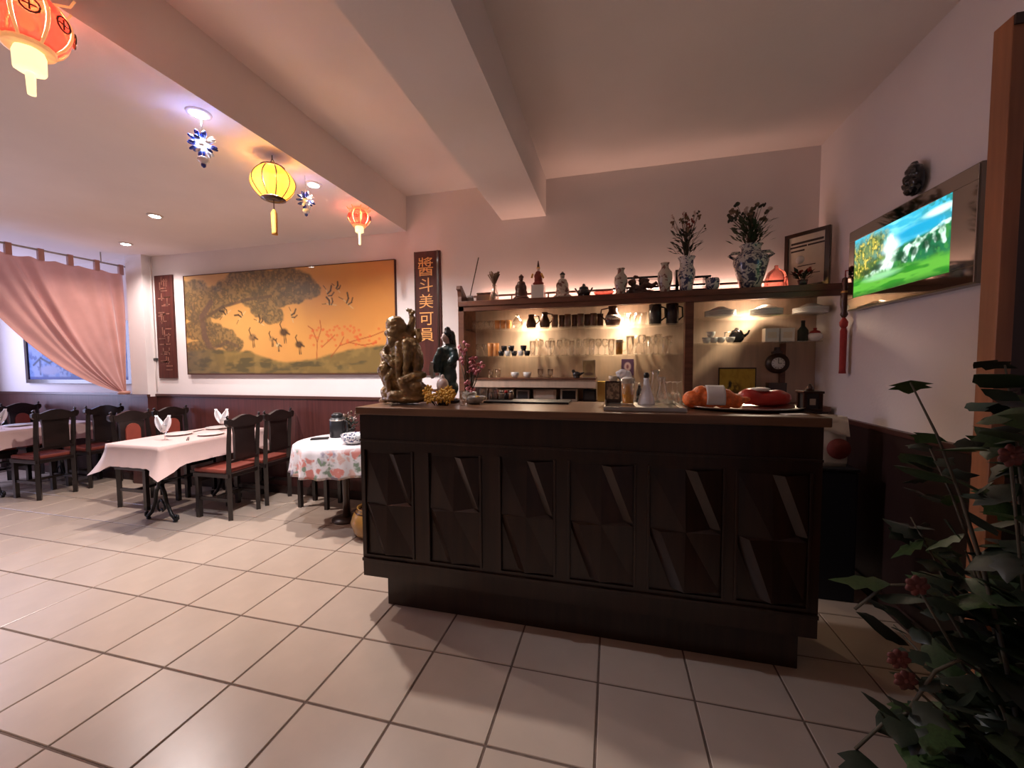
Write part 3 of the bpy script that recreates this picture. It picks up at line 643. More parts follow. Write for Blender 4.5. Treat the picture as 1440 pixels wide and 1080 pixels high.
# ------------------------------------------------------------------ small wares
def Xs(u,Y=3.42,v=430): return px(u,v,Y=Y).x
def ware(name, prof, m, label, cat, group=None, n=16, wob=None):
    me=MB().lathe(prof,n,wob=wob).mesh(name); me.materials.append(M_[m])
    def place(x,y,z,s=1.0,lab=None,sz=None,grp=None):
        o=link(name,me,None,(x,y,z)); o.scale=(s,s,sz or s); return tag(o,lab or label,cat,grp or group)
    return place
def shell(pr,t=.002):      # open vessel: outside profile then inside
    return [(.0005,pr[0][1])]+pr+[(max(r-t,.001),z) for r,z in reversed(pr[1:])]+[(.0005,pr[0][1]+t*2)]
tumbler=ware('tumbler_glass',shell([(.024,0),(.027,.04),(.030,.085)]),'glass','small clear tumbler on the top glass shelf','glass','clear tumblers on the top glass shelf')
stem_prof=[(.0005,0),(.028,.001),(.026,.004),(.005,.010),(.004,.055),(.008,.062),(.026,.085),(.030,.110),(.026,.140),(.024,.140),(.028,.110),(.023,.086),(.0005,.068)]
wine=ware('wine_glass',stem_prof,'glass','clear stemmed wine glass on the middle glass shelf','glass','wine glasses on the middle glass shelf')
flute=ware('tall_glass',shell([(.020,0),(.024,.05),(.028,.125)]),'glass','tall clear glass on the middle glass shelf','glass','tall glasses on the middle glass shelf')
owine=ware('tinted_glass',shell([(.022,0),(.024,.045),(.027,.085)]),'orange_glass','orange tinted tumbler on the top glass shelf','glass','orange tumblers on the top glass shelf')
bmug=ware('brown_beaker',shell([(.026,0),(.029,.03),(.026,.075),(.028,.105)],.003),'brown_glass','brown glazed beaker in the row on the top glass shelf','beaker','brown beakers on the top glass shelf')
for u in (668,676,684,692): tumbler(Xs(u),3.40+.03*random.random(),SHZ[0],.95)
for u in (700,708,716): owine(Xs(u),3.40,SHZ[0],.95)
d=MB().lathe(shell([(.03,0),(.055,.03),(.058,.06),(.03,.095),(.018,.11),(.024,.135)]),18).build('decanter','glass',None,(Xs(727),3.42,SHZ[0])); tag(d,'round clear glass decanter next to the orange tumblers','decanter')
def jug(x,y,z,h,m,label,handle=1,r=.045,name='jug'):
    t=thing(name,label,'jug',(x,y,z),0)
    MB().lathe(shell([(r*.85,0),(r*1.05,h*.25),(r*.95,h*.5),(r*.55,h*.78),(r*.62,h)],.003),16).build('body',m,t)
    if handle: MB().tube([(r*.6*handle,0,h*.92),(r*1.5*handle,0,h*.85),(r*1.6*handle,0,h*.55),(r*.98*handle,0,h*.32)],.006,8).build('handle',m,t)
    return t
jug(Xs(747),3.42,SHZ[0],.125,'brown_ceramic','brown ceramic jug closest to the clear decanter')
jug(Xs(766),3.42,SHZ[0],.140,'brown_ceramic','brown ceramic jug beside the row of brown beakers')
for k,u in enumerate((781,790,799,808,817,826,835,844)): bmug(Xs(u),3.38+.05*(k%2),SHZ[0],1.0,sz=1.05)
j=jug(Xs(862),3.40,SHZ[0],.165,'brown_ceramic','patterned brown ceramic jug beside the row of beakers under a lamp',-1,.062)
MB().lathe([(.066,.05),(.067,.06),(.059,.09),(.058,.085)],16).build('painted_band','floral_white',j)
for u in (882,890,898,906): tumbler(Xs(u),3.42,SHZ[0],1.0,'small clear tumbler between the patterned jug and the black mugs',1.25,'clear tumblers beside the black mugs')
for u,l in ((921,'black mug nearer the row of clear tumblers'),(945,'black mug nearer the shelf post')):
    t=thing('black_mug',l,'mug',(Xs(u),3.40,SHZ[0])); MB().lathe(shell([(.048,0),(.050,.09),(.047,.165)],.004),18).build('body','dark_ceramic',t)
    MB().tube([(.044,0,.145),(.075,0,.135),(.078,0,.06),(.046,0,.035)],.007,8).build('handle','dark_ceramic',t)
# middle shelf
for u in (672,680): wine(Xs(u),3.42,SHZ[1],.8)
for u in (690,698): owine(Xs(u),3.40,SHZ[1],1.05,'tall orange tinted tumbler on the middle glass shelf',1.4,'orange tumblers on the middle glass shelf')
cup=ware('espresso_cup',shell([(.018,0),(.026,.02),(.028,.045)],.003),'black_gloss','small black espresso cup on the middle glass shelf','cup','black espresso cups')
cupw=ware('espresso_cup',shell([(.018,0),(.026,.02),(.028,.045)],.003),'porcelain','small white espresso cup on the middle glass shelf','cup','white espresso cups')
for k,u in enumerate((707,716,725,734,743)): (cup if k%2==0 else cupw)(Xs(u),3.36,SHZ[1]); 
for k,u in enumerate((711,721,738)): cup(Xs(u),3.36,SHZ[1]+.0455,1,'small black espresso cup stacked on top of other cups',None,'stacked black espresso cups')
for k,u in enumerate(range(752,866,9)):
    (wine if k%3 else flute)(Xs(u),3.32+.12*((k*7)%3)/2,SHZ[1],.95+.12*random.random())
for k,u in enumerate(range(886,950,8)):
    (flute if k%3==0 else wine)(Xs(u),3.32+.11*(k%2),SHZ[1],1.05+.15*random.random())
for u in (757,775,793,811,829,895,911,927,941): wine(Xs(u,3.53),3.53,SHZ[1],1.12,'larger stemmed wine glass in the back row of the middle shelf',None,'wine glasses in the back row')
def beer(x,y,z,s,label):
    t=thing('beer_mug',label,'beer glass',(x,y,z)); t.scale=(s,s,s)
    MB().lathe(shell([(.030,0),(.032,.05),(.036,.13)],.003),18).build('glass_body','glass',t); MB().lathe([(.0005,.006),(.0265,.006),(.029,.05),(.0315,.105)],18).build('drink','beer',t)
    MB().lathe([(.031,.1055),(.0325,.128),(.02,.137),(.0005,.138)],18).build('foam','foam',t)
    MB().tube([(.034,0,.11),(.062,0,.105),(.062,0,.045),(.033,0,.03)],.005,8).build('handle','glass',t)
beer(Xs(871),3.36,SHZ[1],.95,'small yellow beer glass on the middle glass shelf')
# lower shelf
cupl=ware('teacup',shell([(.018,0),(.033,.02),(.038,.05)],.003),'porcelain','white teacup on the lower wooden shelf','cup','white cups on the lower shelf')
for u in (725,742): cupl(Xs(u,3.40,520),3.38,SHZ[2],1.0)
for u in (690,700,760,774): tumbler(Xs(u,3.42,520),3.42,SHZ[2],.9,'small clear tumbler on the lower wooden shelf',None,'clear tumblers on the lower wooden shelf')
t=thing('figurine','small dark bird figurine on the lower wooden shelf','figurine',(Xs(811,3.36,520),3.36,SHZ[2])); 
sculpt('body',[('e',(0,0,.03),(.035,.022,.026)),('e',(-.028,0,.058),(.015,.014,.016)),('t',[(.02,0,.03),(.06,0,.045)],[.014,.006]),('e',(0,0,.006),(.03,.022,.007))],'dark_ceramic',t,.004)
P=Pic(24,30,.8); P.C[:]=srgb(206,180,130); P.mix(P.blob(.5,.45,.3,.3),srgb(170,140,100)); P.mix(P.blob(.5,.8,.4,.1),srgb(130,100,80))
x=Xs(828,3.42,520); t=thing('picture_card','upright cream picture card on the lower wooden shelf','card',(x,3.42,SHZ[2]))
MB().box((-.055,0,0),(.055,.006,.15)).build('card','paper',t); P.build('printed_face','paper_print',(-.05,-.0008,.145),(.1,0,0),(0,0,.14),t)
# back counter things under the apron
def cardbox(name,u0,u1,h,m,label,cat,y=3.38,d=.12,face=None,z=1.105):
    x0=Xs(u0,y,555); x1=Xs(u1,y,555)
    t=thing(name,label,cat,((x0+x1)/2,y,z)); w=(x1-x0)/2
    MB().box((-w,0,0),(w,d,h),.004).build('body',m,t)
    if face: MB().box((-w*.78,-.004,h*.18),(w*.78,.0,h*.85)).build('screen' if face=='black_plastic' else 'label_panel',face,t)
    return t
cardbox('storage_box',700,722,.10,'cream','small cream box under the apron, on the dark tray side','box',face='grey_plastic')
cardbox('storage_box',726,744,.095,'grey_plastic','small grey box between two cream boxes under the apron','box',face='dark_grey')
cardbox('storage_box',750,782,.10,'cream','wide cream box in the middle of the back counter','box',face='paper')
cardbox('card_terminal',788,812,.105,'cream','cream card terminal with a dark screen on the back counter','terminal',face='black_plastic')
cardbox('small_screen',820,838,.10,'black_plastic','small black screen at the end of the back counter','screen',face='dark_grey')
cardbox('storage_box',840,856,.17,'yellow_box','yellow box standing on the back counter beside the black screen','box')
tray=MB().box((-.26,-.09,0),(.26,.09,.012),.004).build('serving_tray','black_plastic',None,(Xs(725,3.27,565)+.1,3.345,1.105)); 
tray.location=(-.50,2.37,CT); tag(tray,'flat black tray at the back of the bar counter','tray')
# purple card hanging above
P=Pic(20,28,.7); P.C[:]=srgb(80,52,88); P.mix(P.blob(.5,.45,.32,.3,.2),srgb(190,160,170)); P.mix(P.blob(.5,.45,.12,.15),srgb(120,70,90))
a=px(874,505,Y=YB-.02); b=px(891,528,Y=YB-.02)
t=thing('wall_card','small purple framed card on the shelf back panel','card',((a.x+b.x)/2,YB-.014,b.z)); w=(b.x-a.x)/2; h=a.z-b.z
MB().box((-w,-.008,0),(w,0,h)).build('card','purple_card',t); P.build('printed_face','paper_print',(-w*.85,-.009,h*.93),(w*1.7,0,0),(0,0,h*.86),t)

# ---- right bay
bowl_p=shell([(.035,0),(.040,.006),(.075,.028),(.092,.045)],.003); dish_p=[(.0005,0),(.05,.0),(.105,.012),(.112,.018),(.110,.021),(.05,.008),(.0005,.007)]
def bowlset(u,z,label):
    x=Xs(u,3.42)
    t=thing('plate_stack',label,'plates',(x,3.40,z))
    for k in range(4): MB().lathe([(r,zz+k*.011) for r,zz in dish_p],24).build('plate','porcelain',t)
    MB().lathe([(r,.085-zz) for r,zz in [(.03,0),(.035,.004),(.070,.020),(.092,.045)]],20).build('upturned_bowl','porcelain',t)
    return t
for u,l in ((1012,'stack of white plates nearest the shelf post'),(1076,'stack of white plates in the middle of the upper glass shelf'),(1138,'stack of white plates nearest the right wall')): bowlset(u,SHR[0],l)
tc=ware('teacup',shell([(.020,0),(.034,.022),(.040,.052)],.003),'porcelain','white teacup on the glass shelf over the clock','cup','white teacups on the right glass shelf')
for u in (993,1003,1013,1026): tc(Xs(u,3.42,470),3.40,SHR[1],.85)
tc(Xs(999,3.42,465),3.40,SHR[1]+.0445,.85,'white teacup stacked on top of the other teacups')
t=thing('teapot','black and silver teapot behind the white teacups','teapot',(Xs(1036,3.47,465),3.47,SHR[1]))
MB().lathe([(.03,0),(.052,.03),(.054,.06),(.035,.10),(.02,.105),(.012,.12),(.0005,.122)],18).build('body','dark_ceramic',t); MB().tube([(.05,0,.05),(.08,0,.075),(.09,0,.1)],[.012,.008,.006],8).build('spout','dark_ceramic',t); MB().tube([(-.045,0,.09),(-.085,0,.085),(-.085,0,.04),(-.05,0,.025)],.005,8).build('handle','steel',t)
for u,l in ((1086,'white carton nearer the teacups'),(1108,'white carton nearer the dark green bottle')):
    t=thing('white_carton',l+' on the right glass shelf','box',(Xs(u,3.40,470),3.40,SHR[1])); MB().box((-.047,0,0),(.047,.07,.105),.003).build('body','porcelain',t); MB().box((-.03,-.0015,.03),(.03,0,.075)).build('label_panel','paper',t)
t=thing('green_bottle','dark green bottle beside the white cartons','bottle',(Xs(1129,3.42,470),3.42,SHR[1])); MB().lathe([(.032,0),(.034,.004),(.034,.085),(.014,.115),(.012,.145)],16).build('body','leaf_dark',t); MB().lathe([(.013,.140),(.014,.158),(.0005,.159)],12).build('cap','black_plastic',t)
t=thing('lidded_pot','small white pot with a red lid at the shelf end','pot',(Xs(1146,3.40,470),3.40,SHR[1])); MB().lathe([(.02,0),(.045,.02),(.048,.045),(.036,.06)],16).build('body','porcelain',t); MB().lathe([(.037,.0605),(.03,.075),(.01,.083),(.012,.098),(.0005,.1)],14).build('lid','red_plastic',t)
# yellow picture and clock on the back counter
P=Pic(40,24,1.7); n1=fbm(P.X*8,P.V*8,3,2); P.C[:]=srgb(196,162,58); P.mix(sm(.5,.7,n1)*.5,srgb(170,132,40)); P.line([(.22,.95),(.26,.6),(.34,.45)],.03,srgb(50,40,20),.9); P.mix(P.blob(.42,.7,.2,.28)*sm(.4,.6,n1),srgb(110,84,28)); P.mix(P.blob(.3,.5,.05,.12),srgb(50,40,20))
a=px(1010,517,Y=3.56); b=px(1062,551,Y=3.56); w=(b.x-a.x)/2
t=thing('yellow_picture','small yellow picture in a dark frame on the back counter','picture',((a.x+b.x)/2,3.545,1.105)); h=a.z-1.105
MB().box((-w,0,0),(w,.012,h)).build('frame','dark_wood',t); P.build('printed_face','paper_print',(-w*.94,-.001,h*.96),(w*1.88,0,0),(0,0,h*.9),t)
x=Xs(1093,3.48,520); t=thing('mantel_clock','dark wooden mantel clock with a white round dial','clock',(x,3.46,1.105)); zc=px(1092,511,Y=3.46).z-1.105
MB().prism([(-.075,0),(.075,0),(.075,.03),(.06,.04),(.062,.16),(-.062,.16),(-.06,.04),(-.075,.03)],0,.07).build('base_case','dark_wood',t)
MB().lathe([(.0005,-.03),(.062,-.03),(.078,-.015),(.078,.03),(.0005,.03)],28,(0,.035,zc),M=Matrix.Rotation(PI/2,3,'X')).build('round_case','dark_wood',t)
MB().prism([(-.03,zc+.07),(.03,zc+.07),(.035,zc+.09),(.015,zc+.10),(.012,zc+.125),(-.012,zc+.125),(-.015,zc+.10),(-.035,zc+.09)],.015,.055).build('finial','dark_wood',t)
dl=MB().lathe([(.0005,-.004),(.045,-.004),(.045,.004),(.0005,.004)],28,(0,.003,zc),M=Matrix.Rotation(PI/2,3,'X')).build('dial','white_card',t)
MB().box((-.002,-.003,zc),(.002,-.0012,zc+.035)).box((0,-.003,zc-.002),(.024,-.0012,zc+.002)).build('hands','ink',dl)
for k in range(12):
    a=k*PI/6; MB().obox((.038*math.sin(a),-.0015,zc+.038*math.cos(a)),(.004,.001,.008),(0,a,0)).build('hour_mark','ink',dl)
o=sculpt('dark_pouch',[('e',(0,0,.06),(.085,.05,.06)),('e',(.03,0,.11),(.04,.03,.025)),('e',(-.05,0,.10),(.03,.03,.03))],'black_plastic',voxel=.008,disp=.02,dscale=.04,smooth=2,loc=(Xs(990,3.40,540),3.40,1.105)); tag(o,'crumpled black pouch on the back counter beside the shelf post','pouch')

# ================================================================== ornaments on top of the high shelf
YT=3.40
def XT(u,v=400,Y=YT): return px(u,v,Y=Y).x
def ZT(u,v,Y=YT): return px(u,v,Y=Y).z-SH
def vase(u,h,prof,m,label,name='vase',Y=YT,n=22):
    t=MB().lathe(shell([(r,z*h) for r,z in prof],.004),n).build(name,m,None,(XT(u,400,Y),Y,SH)); return tag(t,label,'vase')
def bouquet(t, z0, n, spread, height, leafm, flowers, seed, leafn=0, rl=.004):
    """stems, tips and leaves of a dried bunch, in the local space of its vase"""
    r=random.Random(seed); st=MB(); lf=MB(); fl={k:MB() for k,_ in flowers}
    for k in range(n):
        a=r.random()*2*PI; s=spread*(.25+.75*r.random()); h=height*(.55+.45*r.random())
        tip=Vector((math.cos(a)*s,math.sin(a)*s*.6,z0+h)); mid=Vector((math.cos(a)*s*.35,math.sin(a)*s*.2,z0+h*.5))
        st.tube([(0,0,max(.008,z0-.06)),mid,tip],[.0025,.002,.0015],5)
        km=flowers[k%len(flowers)]
        for q in range(3): fl[km[0]].ell(tip+Vector((r.uniform(-1,1)*.012,r.uniform(-1,1)*.012,r.uniform(-.02,.012))),(km[1]*r.uniform(.6,1.1),km[1]*r.uniform(.6,1.1),km[1]*r.uniform(.8,1.5)),8,5,(r.random(),r.random(),0))
    for k in range(leafn):
        a=r.random()*2*PI; s=spread*(.15+.6*r.random()); h=height*(.05+.5*r.random()); c=Vector((math.cos(a)*s,math.sin(a)*s*.6,z0+h))
        d=Vector((math.cos(a),math.sin(a)*.7,r.uniform(.2,1.2))).normalized(); L=.05*r.uniform(.7,1.4); sd=d.cross(Vector((0,0,1))).normalized()*L*.22
        lf.add([c,c+d*L*.5+sd,c+d*L,c+d*L*.5-sd+Vector((0,0,.004))],[(0,1,2),(0,2,3)])
    st.build('stems','stem',t)
    for k,m in fl.items(): m.build('blossoms',k,t)
    if leafn: lf.build('foliage',leafm,t)
# stick in a little jar
t=thing('stick_in_jar','long thin stick leaning in a small grey jar at the shelf end','jar',(XT(661),YT,SH))
MB().lathe(shell([(.028,0),(.034,.03),(.03,.07)],.004),16).build('jar','grey_plastic',t)
q=px(673,362,Y=YT); MB().tube([(-.015,0,.01),(q.x-t.location.x,0,q.z-SH)],.0045,6).build('stick','stem',t)
t=thing('keepsake_box','dark brown box behind the glass vase of dried stems','box',(XT(684,400,3.44),3.42,SH)); MB().box((-.085,0,0),(.075,.075,.085),.004).build('body','dark_wood',t); MB().box((-.088,-.003,.0855),(.078,.078,.10),.004).build('lid','dark_wood',t)
t=thing('dried_bunch_vase','clear glass vase holding a fan of dried stems','vase',(XT(697),3.36,SH)); MB().lathe(shell([(.030,0),(.042,.03),(.036,.07),(.018,.12),(.022,.15)],.003),18).build('vase','glass',t)
m=MB(); r=random.Random(4)
for k in range(34):
    a=r.random()*2*PI; s=r.random()**.5*.06; m.tube([(0,0,.02),(math.cos(a)*s*.15,math.sin(a)*s*.15,.15),(math.cos(a)*s,math.sin(a)*s*.6,.235+.03*r.random())],[.0018,.0018,.005],5)
m.build('dried_stems','dry_flower',t)
def robed(name,u,h,label,body,face=None,extra=(),w=1.0,Y=YT,hair=None):
    t=thing(name,label,'figurine',(XT(u,400,Y),Y,SH)); s=h
    sculpt('body',[('e',(0,0,.10*s),(.30*s*w,.24*s,.11*s)),('e',(0,0,.28*s),(.22*s*w,.18*s,.22*s)),('e',(0,0,.5*s),(.19*s*w,.15*s,.2*s)),('e',(0,-.02*s,.66*s),(.15*s*w,.12*s,.1*s)),('e',(-.14*s*w,-.06*s,.48*s),(.07*s,.08*s,.14*s)),('e',(.14*s*w,-.06*s,.48*s),(.07*s,.08*s,.14*s)),('e',(0,-.12*s,.42*s),(.12*s,.06*s,.05*s))],body,t,max(.0045,.03*s),disp=.02*s,dscale=.03,smooth=2)
    sculpt('head',[('e',(0,-.02*s,.83*s),(.085*s,.085*s,.105*s)),('e',(0,-.10*s,.82*s),(.018*s,.02*s,.022*s)),('t',[(0,0,.66*s),(0,0,.8*s)],.05*s)],face or body,t,max(.003,.02*s),smooth=1)
    if hair: sculpt('hat',[('e',(0,0,.90*s),(.10*s,.10*s,.07*s)),('e',(0,.02*s,.96*s),(.05*s,.05*s,.05*s))],hair,t,max(.003,.02*s),smooth=1)
    for e in extra: e(t,s)
    return t
robed('robed_statuette',733,.235,'brown robed wooden statuette standing on the high shelf','brown_ceramic',None,w=1.1,hair='brown_ceramic')
def ped(t,s):
    MB().box((-.055,-.05,-.13),(.055,.05,-.0),.004).build('white_base','porcelain',t)
    MB().tube([(.0,.0,.95*s),(.0,.0,1.28*s)],[.012,.004],8).build('headdress','brown_ceramic',t); MB().tube([(-.3*s,-.05,.35*s),(-.22*s,-.06,.55*s)],.008,6).tube([(.22*s,-.06,.55*s),(.33*s,-.05,.3*s)],.008,6).build('ribbons','gold',t)
t=robed('deity_statuette',757,.165,'red and gold deity statuette on a white block on the high shelf','red_petal','skin_porcelain',(ped,),w=1.0,hair='gold'); t.location.z=SH+.13
robed('pale_statuette',791,.235,'pale grey seated porcelain statuette on the high shelf','floral_white','grey_plastic',w=1.15,hair='dark_ceramic')
o=sculpt('bronze_burner',[('e',(0,0,.05),(.058,.045,.035)),('t',[(-.04,0,.03),(-.05,0,.003)],.010),('t',[(.04,0,.03),(.05,0,.003)],.010),('t',[(0,-.03,.03),(0,-.035,.003)],.010),('e',(0,0,.085),(.04,.035,.02)),('e',(0,0,.11),(.014,.014,.016)),('t',[(-.055,0,.06),(-.07,0,.085)],.008),('t',[(.055,0,.06),(.07,0,.085)],.008)],'dark_ceramic',voxel=.0045,disp=.006,dscale=.015,smooth=1,loc=(XT(821),YT,SH)); tag(o,'small dark bronze incense burner beside the pale statuette','incense burner')
o=MB().lathe(shell([(.04,0),(.065,.02),(.085,.045)],.004),22).build('glass_dish','pink_glass',None,(XT(849,405,3.40),3.40,SH)); tag(o,'pink glass dish in front of the wall, by the small white vase','dish')
vz=[(.30,0),(.33,.03),(.42,.2),(.56,.48),(.52,.68),(.28,.82),(.26,.92),(.34,1)]
V=lambda s:[(r*s,z) for r,z in vz]
vase(873,.215,V(.095),'floral_white','slim pale vase closest to the pink glass dish',Y=3.33)
vase(935,.235,V(.10),'floral_white','slim pale floral vase in front of the black lacquer stand',Y=3.33)
# black tiered lacquer stand
t=thing('lacquer_stand','black tiered lacquer display stand with rails behind the vases','display stand',(XT(930,400,3.5),3.48,SH))
xl=XT(862,400,3.5)-t.location.x; xr=XT(999,400,3.5)-t.location.x
for a,b,z in ((xl,xr,.075),(xl+.05,xl+.45,.155),(xl+.02,xr,.035)):
    MB().box((a,-.05,z-.008),(b,.05,z+.008),.003).build('tier','black_gloss',t)
MB().box((xr-.2,-.05,.125),(xr-.01,.05,.143),.003).build('tier','black_gloss',t)
for x,h in ((xl+.04,.155),(xl+.42,.155),(xl+.50,.20),(xr-.04,.143),(xl+.22,.155),(xr-.19,.143)): MB().box((x-.012,-.045,0),(x+.012,.045,h)).build('post','black_gloss',t)
o=sculpt('dragon_carving',[('t',[(-.11,0,.02),(-.07,0,.07),(-.02,0,.05),(.03,0,.09),(.09,0,.07)],[.03,.035,.035,.032,.02]),('e',(-.09,-.01,.11),(.04,.03,.03)),('t',[(-.09,0,.13),(-.06,0,.165),(-.02,0,.15)],[.012,.012,.008]),('t',[(.09,0,.07),(.13,0,.10),(.15,0,.07)],[.02,.014,.006]),('e',(0,0,.02),(.12,.035,.025)),('e',(.02,0,.12),(.05,.02,.025))],'brown_ceramic',voxel=.006,disp=.02,dscale=.02,smooth=1,loc=(XT(903,400,3.36),3.37,SH)); o.scale=(.85,.85,.95); tag(o,'carved brown wooden dragon between two slim pale vases','carving')
# tall blue and white vase with dried flowers
h1=ZT(965,362,3.34)
t=thing('blue_white_vase','tall slim blue and white vase with dried reddish flowers','vase',(XT(965,400,3.34),3.34,SH)); MB().lathe(shell([(r*.115,z*h1) for r,z in [(.36,0),(.40,.1),(.55,.45),(.56,.6),(.42,.74),(.44,.9),(.56,1)]],.004),22).build('vase','blue_white',t)
bouquet(t,h1,30,.13,.34,'leaf_dark',[('dry_flower',.010),('pale_flower',.008),('red_petal',.008),('stem',.007)],3,90)
o=MB().lathe(shell([(.03,0),(.048,.03),(.05,.07),(.046,.095)],.004),18).build('small_jar','blue_white',None,(XT(1002,400,3.33),3.33,SH)); tag(o,'small blue and white jar between the two flower vases','jar')
h2=ZT(1055,345,3.36)
t=thing('large_blue_vase','large blue and white jar vase with lily flowers and greenery','vase',(XT(1055,400,3.36),3.36,SH)); MB().lathe(shell([(r*.175,z*h2) for r,z in [(.36,0),(.40,.06),(.58,.4),(.68,.62),(.66,.72),(.44,.82),(.36,.88),(.38,.96),(.46,1)]],.005),26).build('vase','blue_white_dense',t)
for s in (-1,1): MB().tube([(s*.115,0,h2*.72),(s*.15,0,h2*.78),(s*.125,0,h2*.84),(s*.075,0,h2*.84)],.012,8).build('handle','blue_white_dense',t)
bouquet(t,h2,30,.17,.30,'leaf',[('dry_flower',.013),('pale_flower',.012),('stem',.012),('leaf_dark',.012)],8,170)
t=thing('glass_bell','pink glass bell jar beside the large flower vase','bell jar',(XT(1091,400,3.40),3.40,SH)); MB().lathe([(.078,0),(.080,.01),(.074,.08),(.055,.13),(.02,.155),(.012,.165),(.014,.178),(.0005,.182)],22).build('bell','pink_glass',t); MB().lathe([(.0005,0),(.07,0),(.07,.008),(.0005,.009)],20).build('foot','brown_ceramic',t)
t=thing('small_plant','small dark potted plant with a red flower before the certificate','plant',(XT(1130,400,3.27),3.285,SH)); MB().lathe(shell([(.025,0),(.032,.04)],.004),14).build('pot','dark_ceramic',t); bouquet(t,.03,8,.06,.09,'leaf_dark',[('red_petal',.010)],12,36)
# certificate leaning across the corner
A=Vector((XT(1103,400,3.52),3.52)); B=Vector((1.50,3.30)); d=(B-A); L=d.length; ang=math.atan2(d.y,d.x); hc=px(1103,333,Y=3.52).z-SH
t=thing('framed_certificate','framed certificate in a dark frame leaning in the corner of the shelf','certificate',(A.x,A.y,SH),ang)
MB().box((0,0,0),(L,.012,hc)).build('paper','paper',t)
for a,b in (((0,-.012,0),(L,.016,.028)),((0,-.012,hc-.026),(L,.016,hc)),((0,-.012,.0281),(.026,.016,hc-.0261)),((L-.03,-.012,.0281),(L,.016,hc-.0261))): MB().box(a,b).build('frame_bar','dark_wood',t)
for z,x0,x1,hh in ((.80,.14,.86,.016),(.74,.12,.50,.013),(.74,.52,.88,.012),(.67,.14,.45,.012),(.30,.2,.5,.006),(.25,.2,.8,.005),(.40,.3,.7,.006)): MB().box((L*x0,-.0012,hc*z),(L*x1,-.0001,hc*z+hh)).build('print_line','ink',t)
MB().lathe([(.0005,-.001),(.03,-.001),(.03,0),(.0005,.0005)],20,(L*.35,-.0006,hc*.52),M=Matrix.Rotation(PI/2,3,'X')).build('seal','white_card',t)

# ================================================================== things on the bar counter
Yst=2.16; xs_=px(570,520,Y=Yst).x
blobs=[('e',(0,0,.025),(.155,.11,.03)),('e',(-.08,-.02,.06),(.07,.07,.055)),('e',(.07,-.01,.07),(.08,.075,.06)),('e',(0,0,.13),(.105,.085,.10)),
 ('e',(.02,0,.27),(.088,.075,.12)),('e',(.05,-.02,.30),(.06,.07,.10)),('e',(-.02,-.045,.29),(.055,.045,.11)),('e',(-.085,-.03,.24),(.045,.05,.055),(0,.5,0)),('e',(-.10,-.045,.17),(.035,.045,.05)),
 ('e',(-.035,-.03,.455),(.062,.058,.052)),('e',(-.045,-.04,.42),(.05,.05,.045)),('e',(-.085,-.055,.415),(.018,.018,.016)),('e',(-.05,-.055,.37),(.035,.035,.055)),('t',[(-.05,-.06,.37),(-.10,-.06,.30),(-.125,-.05,.22)],[.025,.02,.014]),
 ('t',[(.02,.02,.42),(.045,.02,.50),(.03,.02,.555)],[.025,.02,.014]),('e',(.015,.02,.56),(.012,.012,.012)),('e',(.05,.02,.545),(.013,.013,.013)),('t',[(.04,.02,.42),(.085,.01,.43),(.10,.0,.38)],[.022,.02,.018]),
 ('t',[(-.03,-.07,.20),(-.07,-.085,.15),(-.06,-.08,.06)],[.025,.022,.018]),('t',[(.02,-.08,.13),(.09,-.08,.16),(.15,-.06,.17)],[.03,.028,.02]),('t',[(.05,-.07,.05),(.02,-.09,.13)],[.03,.022]),
 ('t',[(-.12,-.03,.02),(-.165,-.02,.008)],[.022,.010]),('t',[(-.11,-.05,.27),(-.14,-.05,.19),(-.10,-.05,.10)],[.016,.016,.014]),('e',(.10,-.03,.25),(.03,.05,.08)),('e',(-.045,-.02,.33),(.05,.05,.07)),('e',(.0,0,.36),(.07,.06,.07)),('e',(-.04,-.035,.475),(.058,.054,.045)),('t',[(.0,-.075,.35),(.01,-.09,.25),(.0,-.085,.16)],[.018,.020,.016]),('t',[(.05,-.08,.36),(.065,-.09,.27),(.05,-.085,.18)],[.020,.022,.018]),('t',[(.095,-.05,.34),(.11,-.06,.25),(.10,-.06,.17)],[.018,.020,.018]),('t',[(-.115,-.06,.30),(-.07,-.09,.27),(-.03,-.095,.235)],[.018,.020,.020]),('e',(-.10,-.07,.20),(.04,.035,.05)),('e',(.10,-.07,.105),(.045,.03,.03)),('e',(-.02,-.09,.045),(.05,.03,.035))]
o=sculpt('longevity_statue',blobs,'brass_root',voxel=.0045,disp=.013,dscale=.02,smooth=2,loc=(xs_,Yst,CT+.008)); tag(o,'large glossy carved root statue of an old man on the counter','statue')
Yl=2.30; xl_=px(630,520,Y=Yl).x
t=thing('lady_figurine','tall dark robed lady figurine with black hair beside the root statue','figurine',(xl_,Yl,CT)); H=.47
sculpt('robe',[('e',(0,0,.085),(.065,.055,.07)),('e',(0,0,.16),(.058,.045,.10)),('e',(.005,0,.26),(.055,.042,.09)),('e',(.005,0,.32),(.060,.04,.05)),('t',[(-.035,-.02,.32),(-.055,-.03,.27),(-.062,-.04,.21)],[.028,.028,.028]),('t',[(.045,-.02,.32),(.062,-.03,.28),(.04,-.045,.25)],[.026,.026,.024])],'robe_teal',t,.005,.012,.03,2)
sculpt('head',[('e',(-.012,-.008,.405),(.022,.026,.032)),('e',(-.032,-.018,.402),(.006,.006,.007)),('t',[(0,0,.34),(-.004,0,.39)],.016),('e',(-.085,-.04,.195),(.013,.012,.022)),('t',[(-.085,-.04,.22),(-.085,-.04,.17)],.010)],'skin_porcelain',t,.0035,smooth=1)
sculpt('hair',[('e',(.004,.004,.428),(.032,.034,.028)),('e',(.024,.016,.40),(.022,.026,.05)),('e',(.0,.0,.452),(.020,.020,.022)),('t',[(.03,.02,.40),(.04,.02,.32)],[.016,.012])],'black_gloss',t,.004,smooth=1)
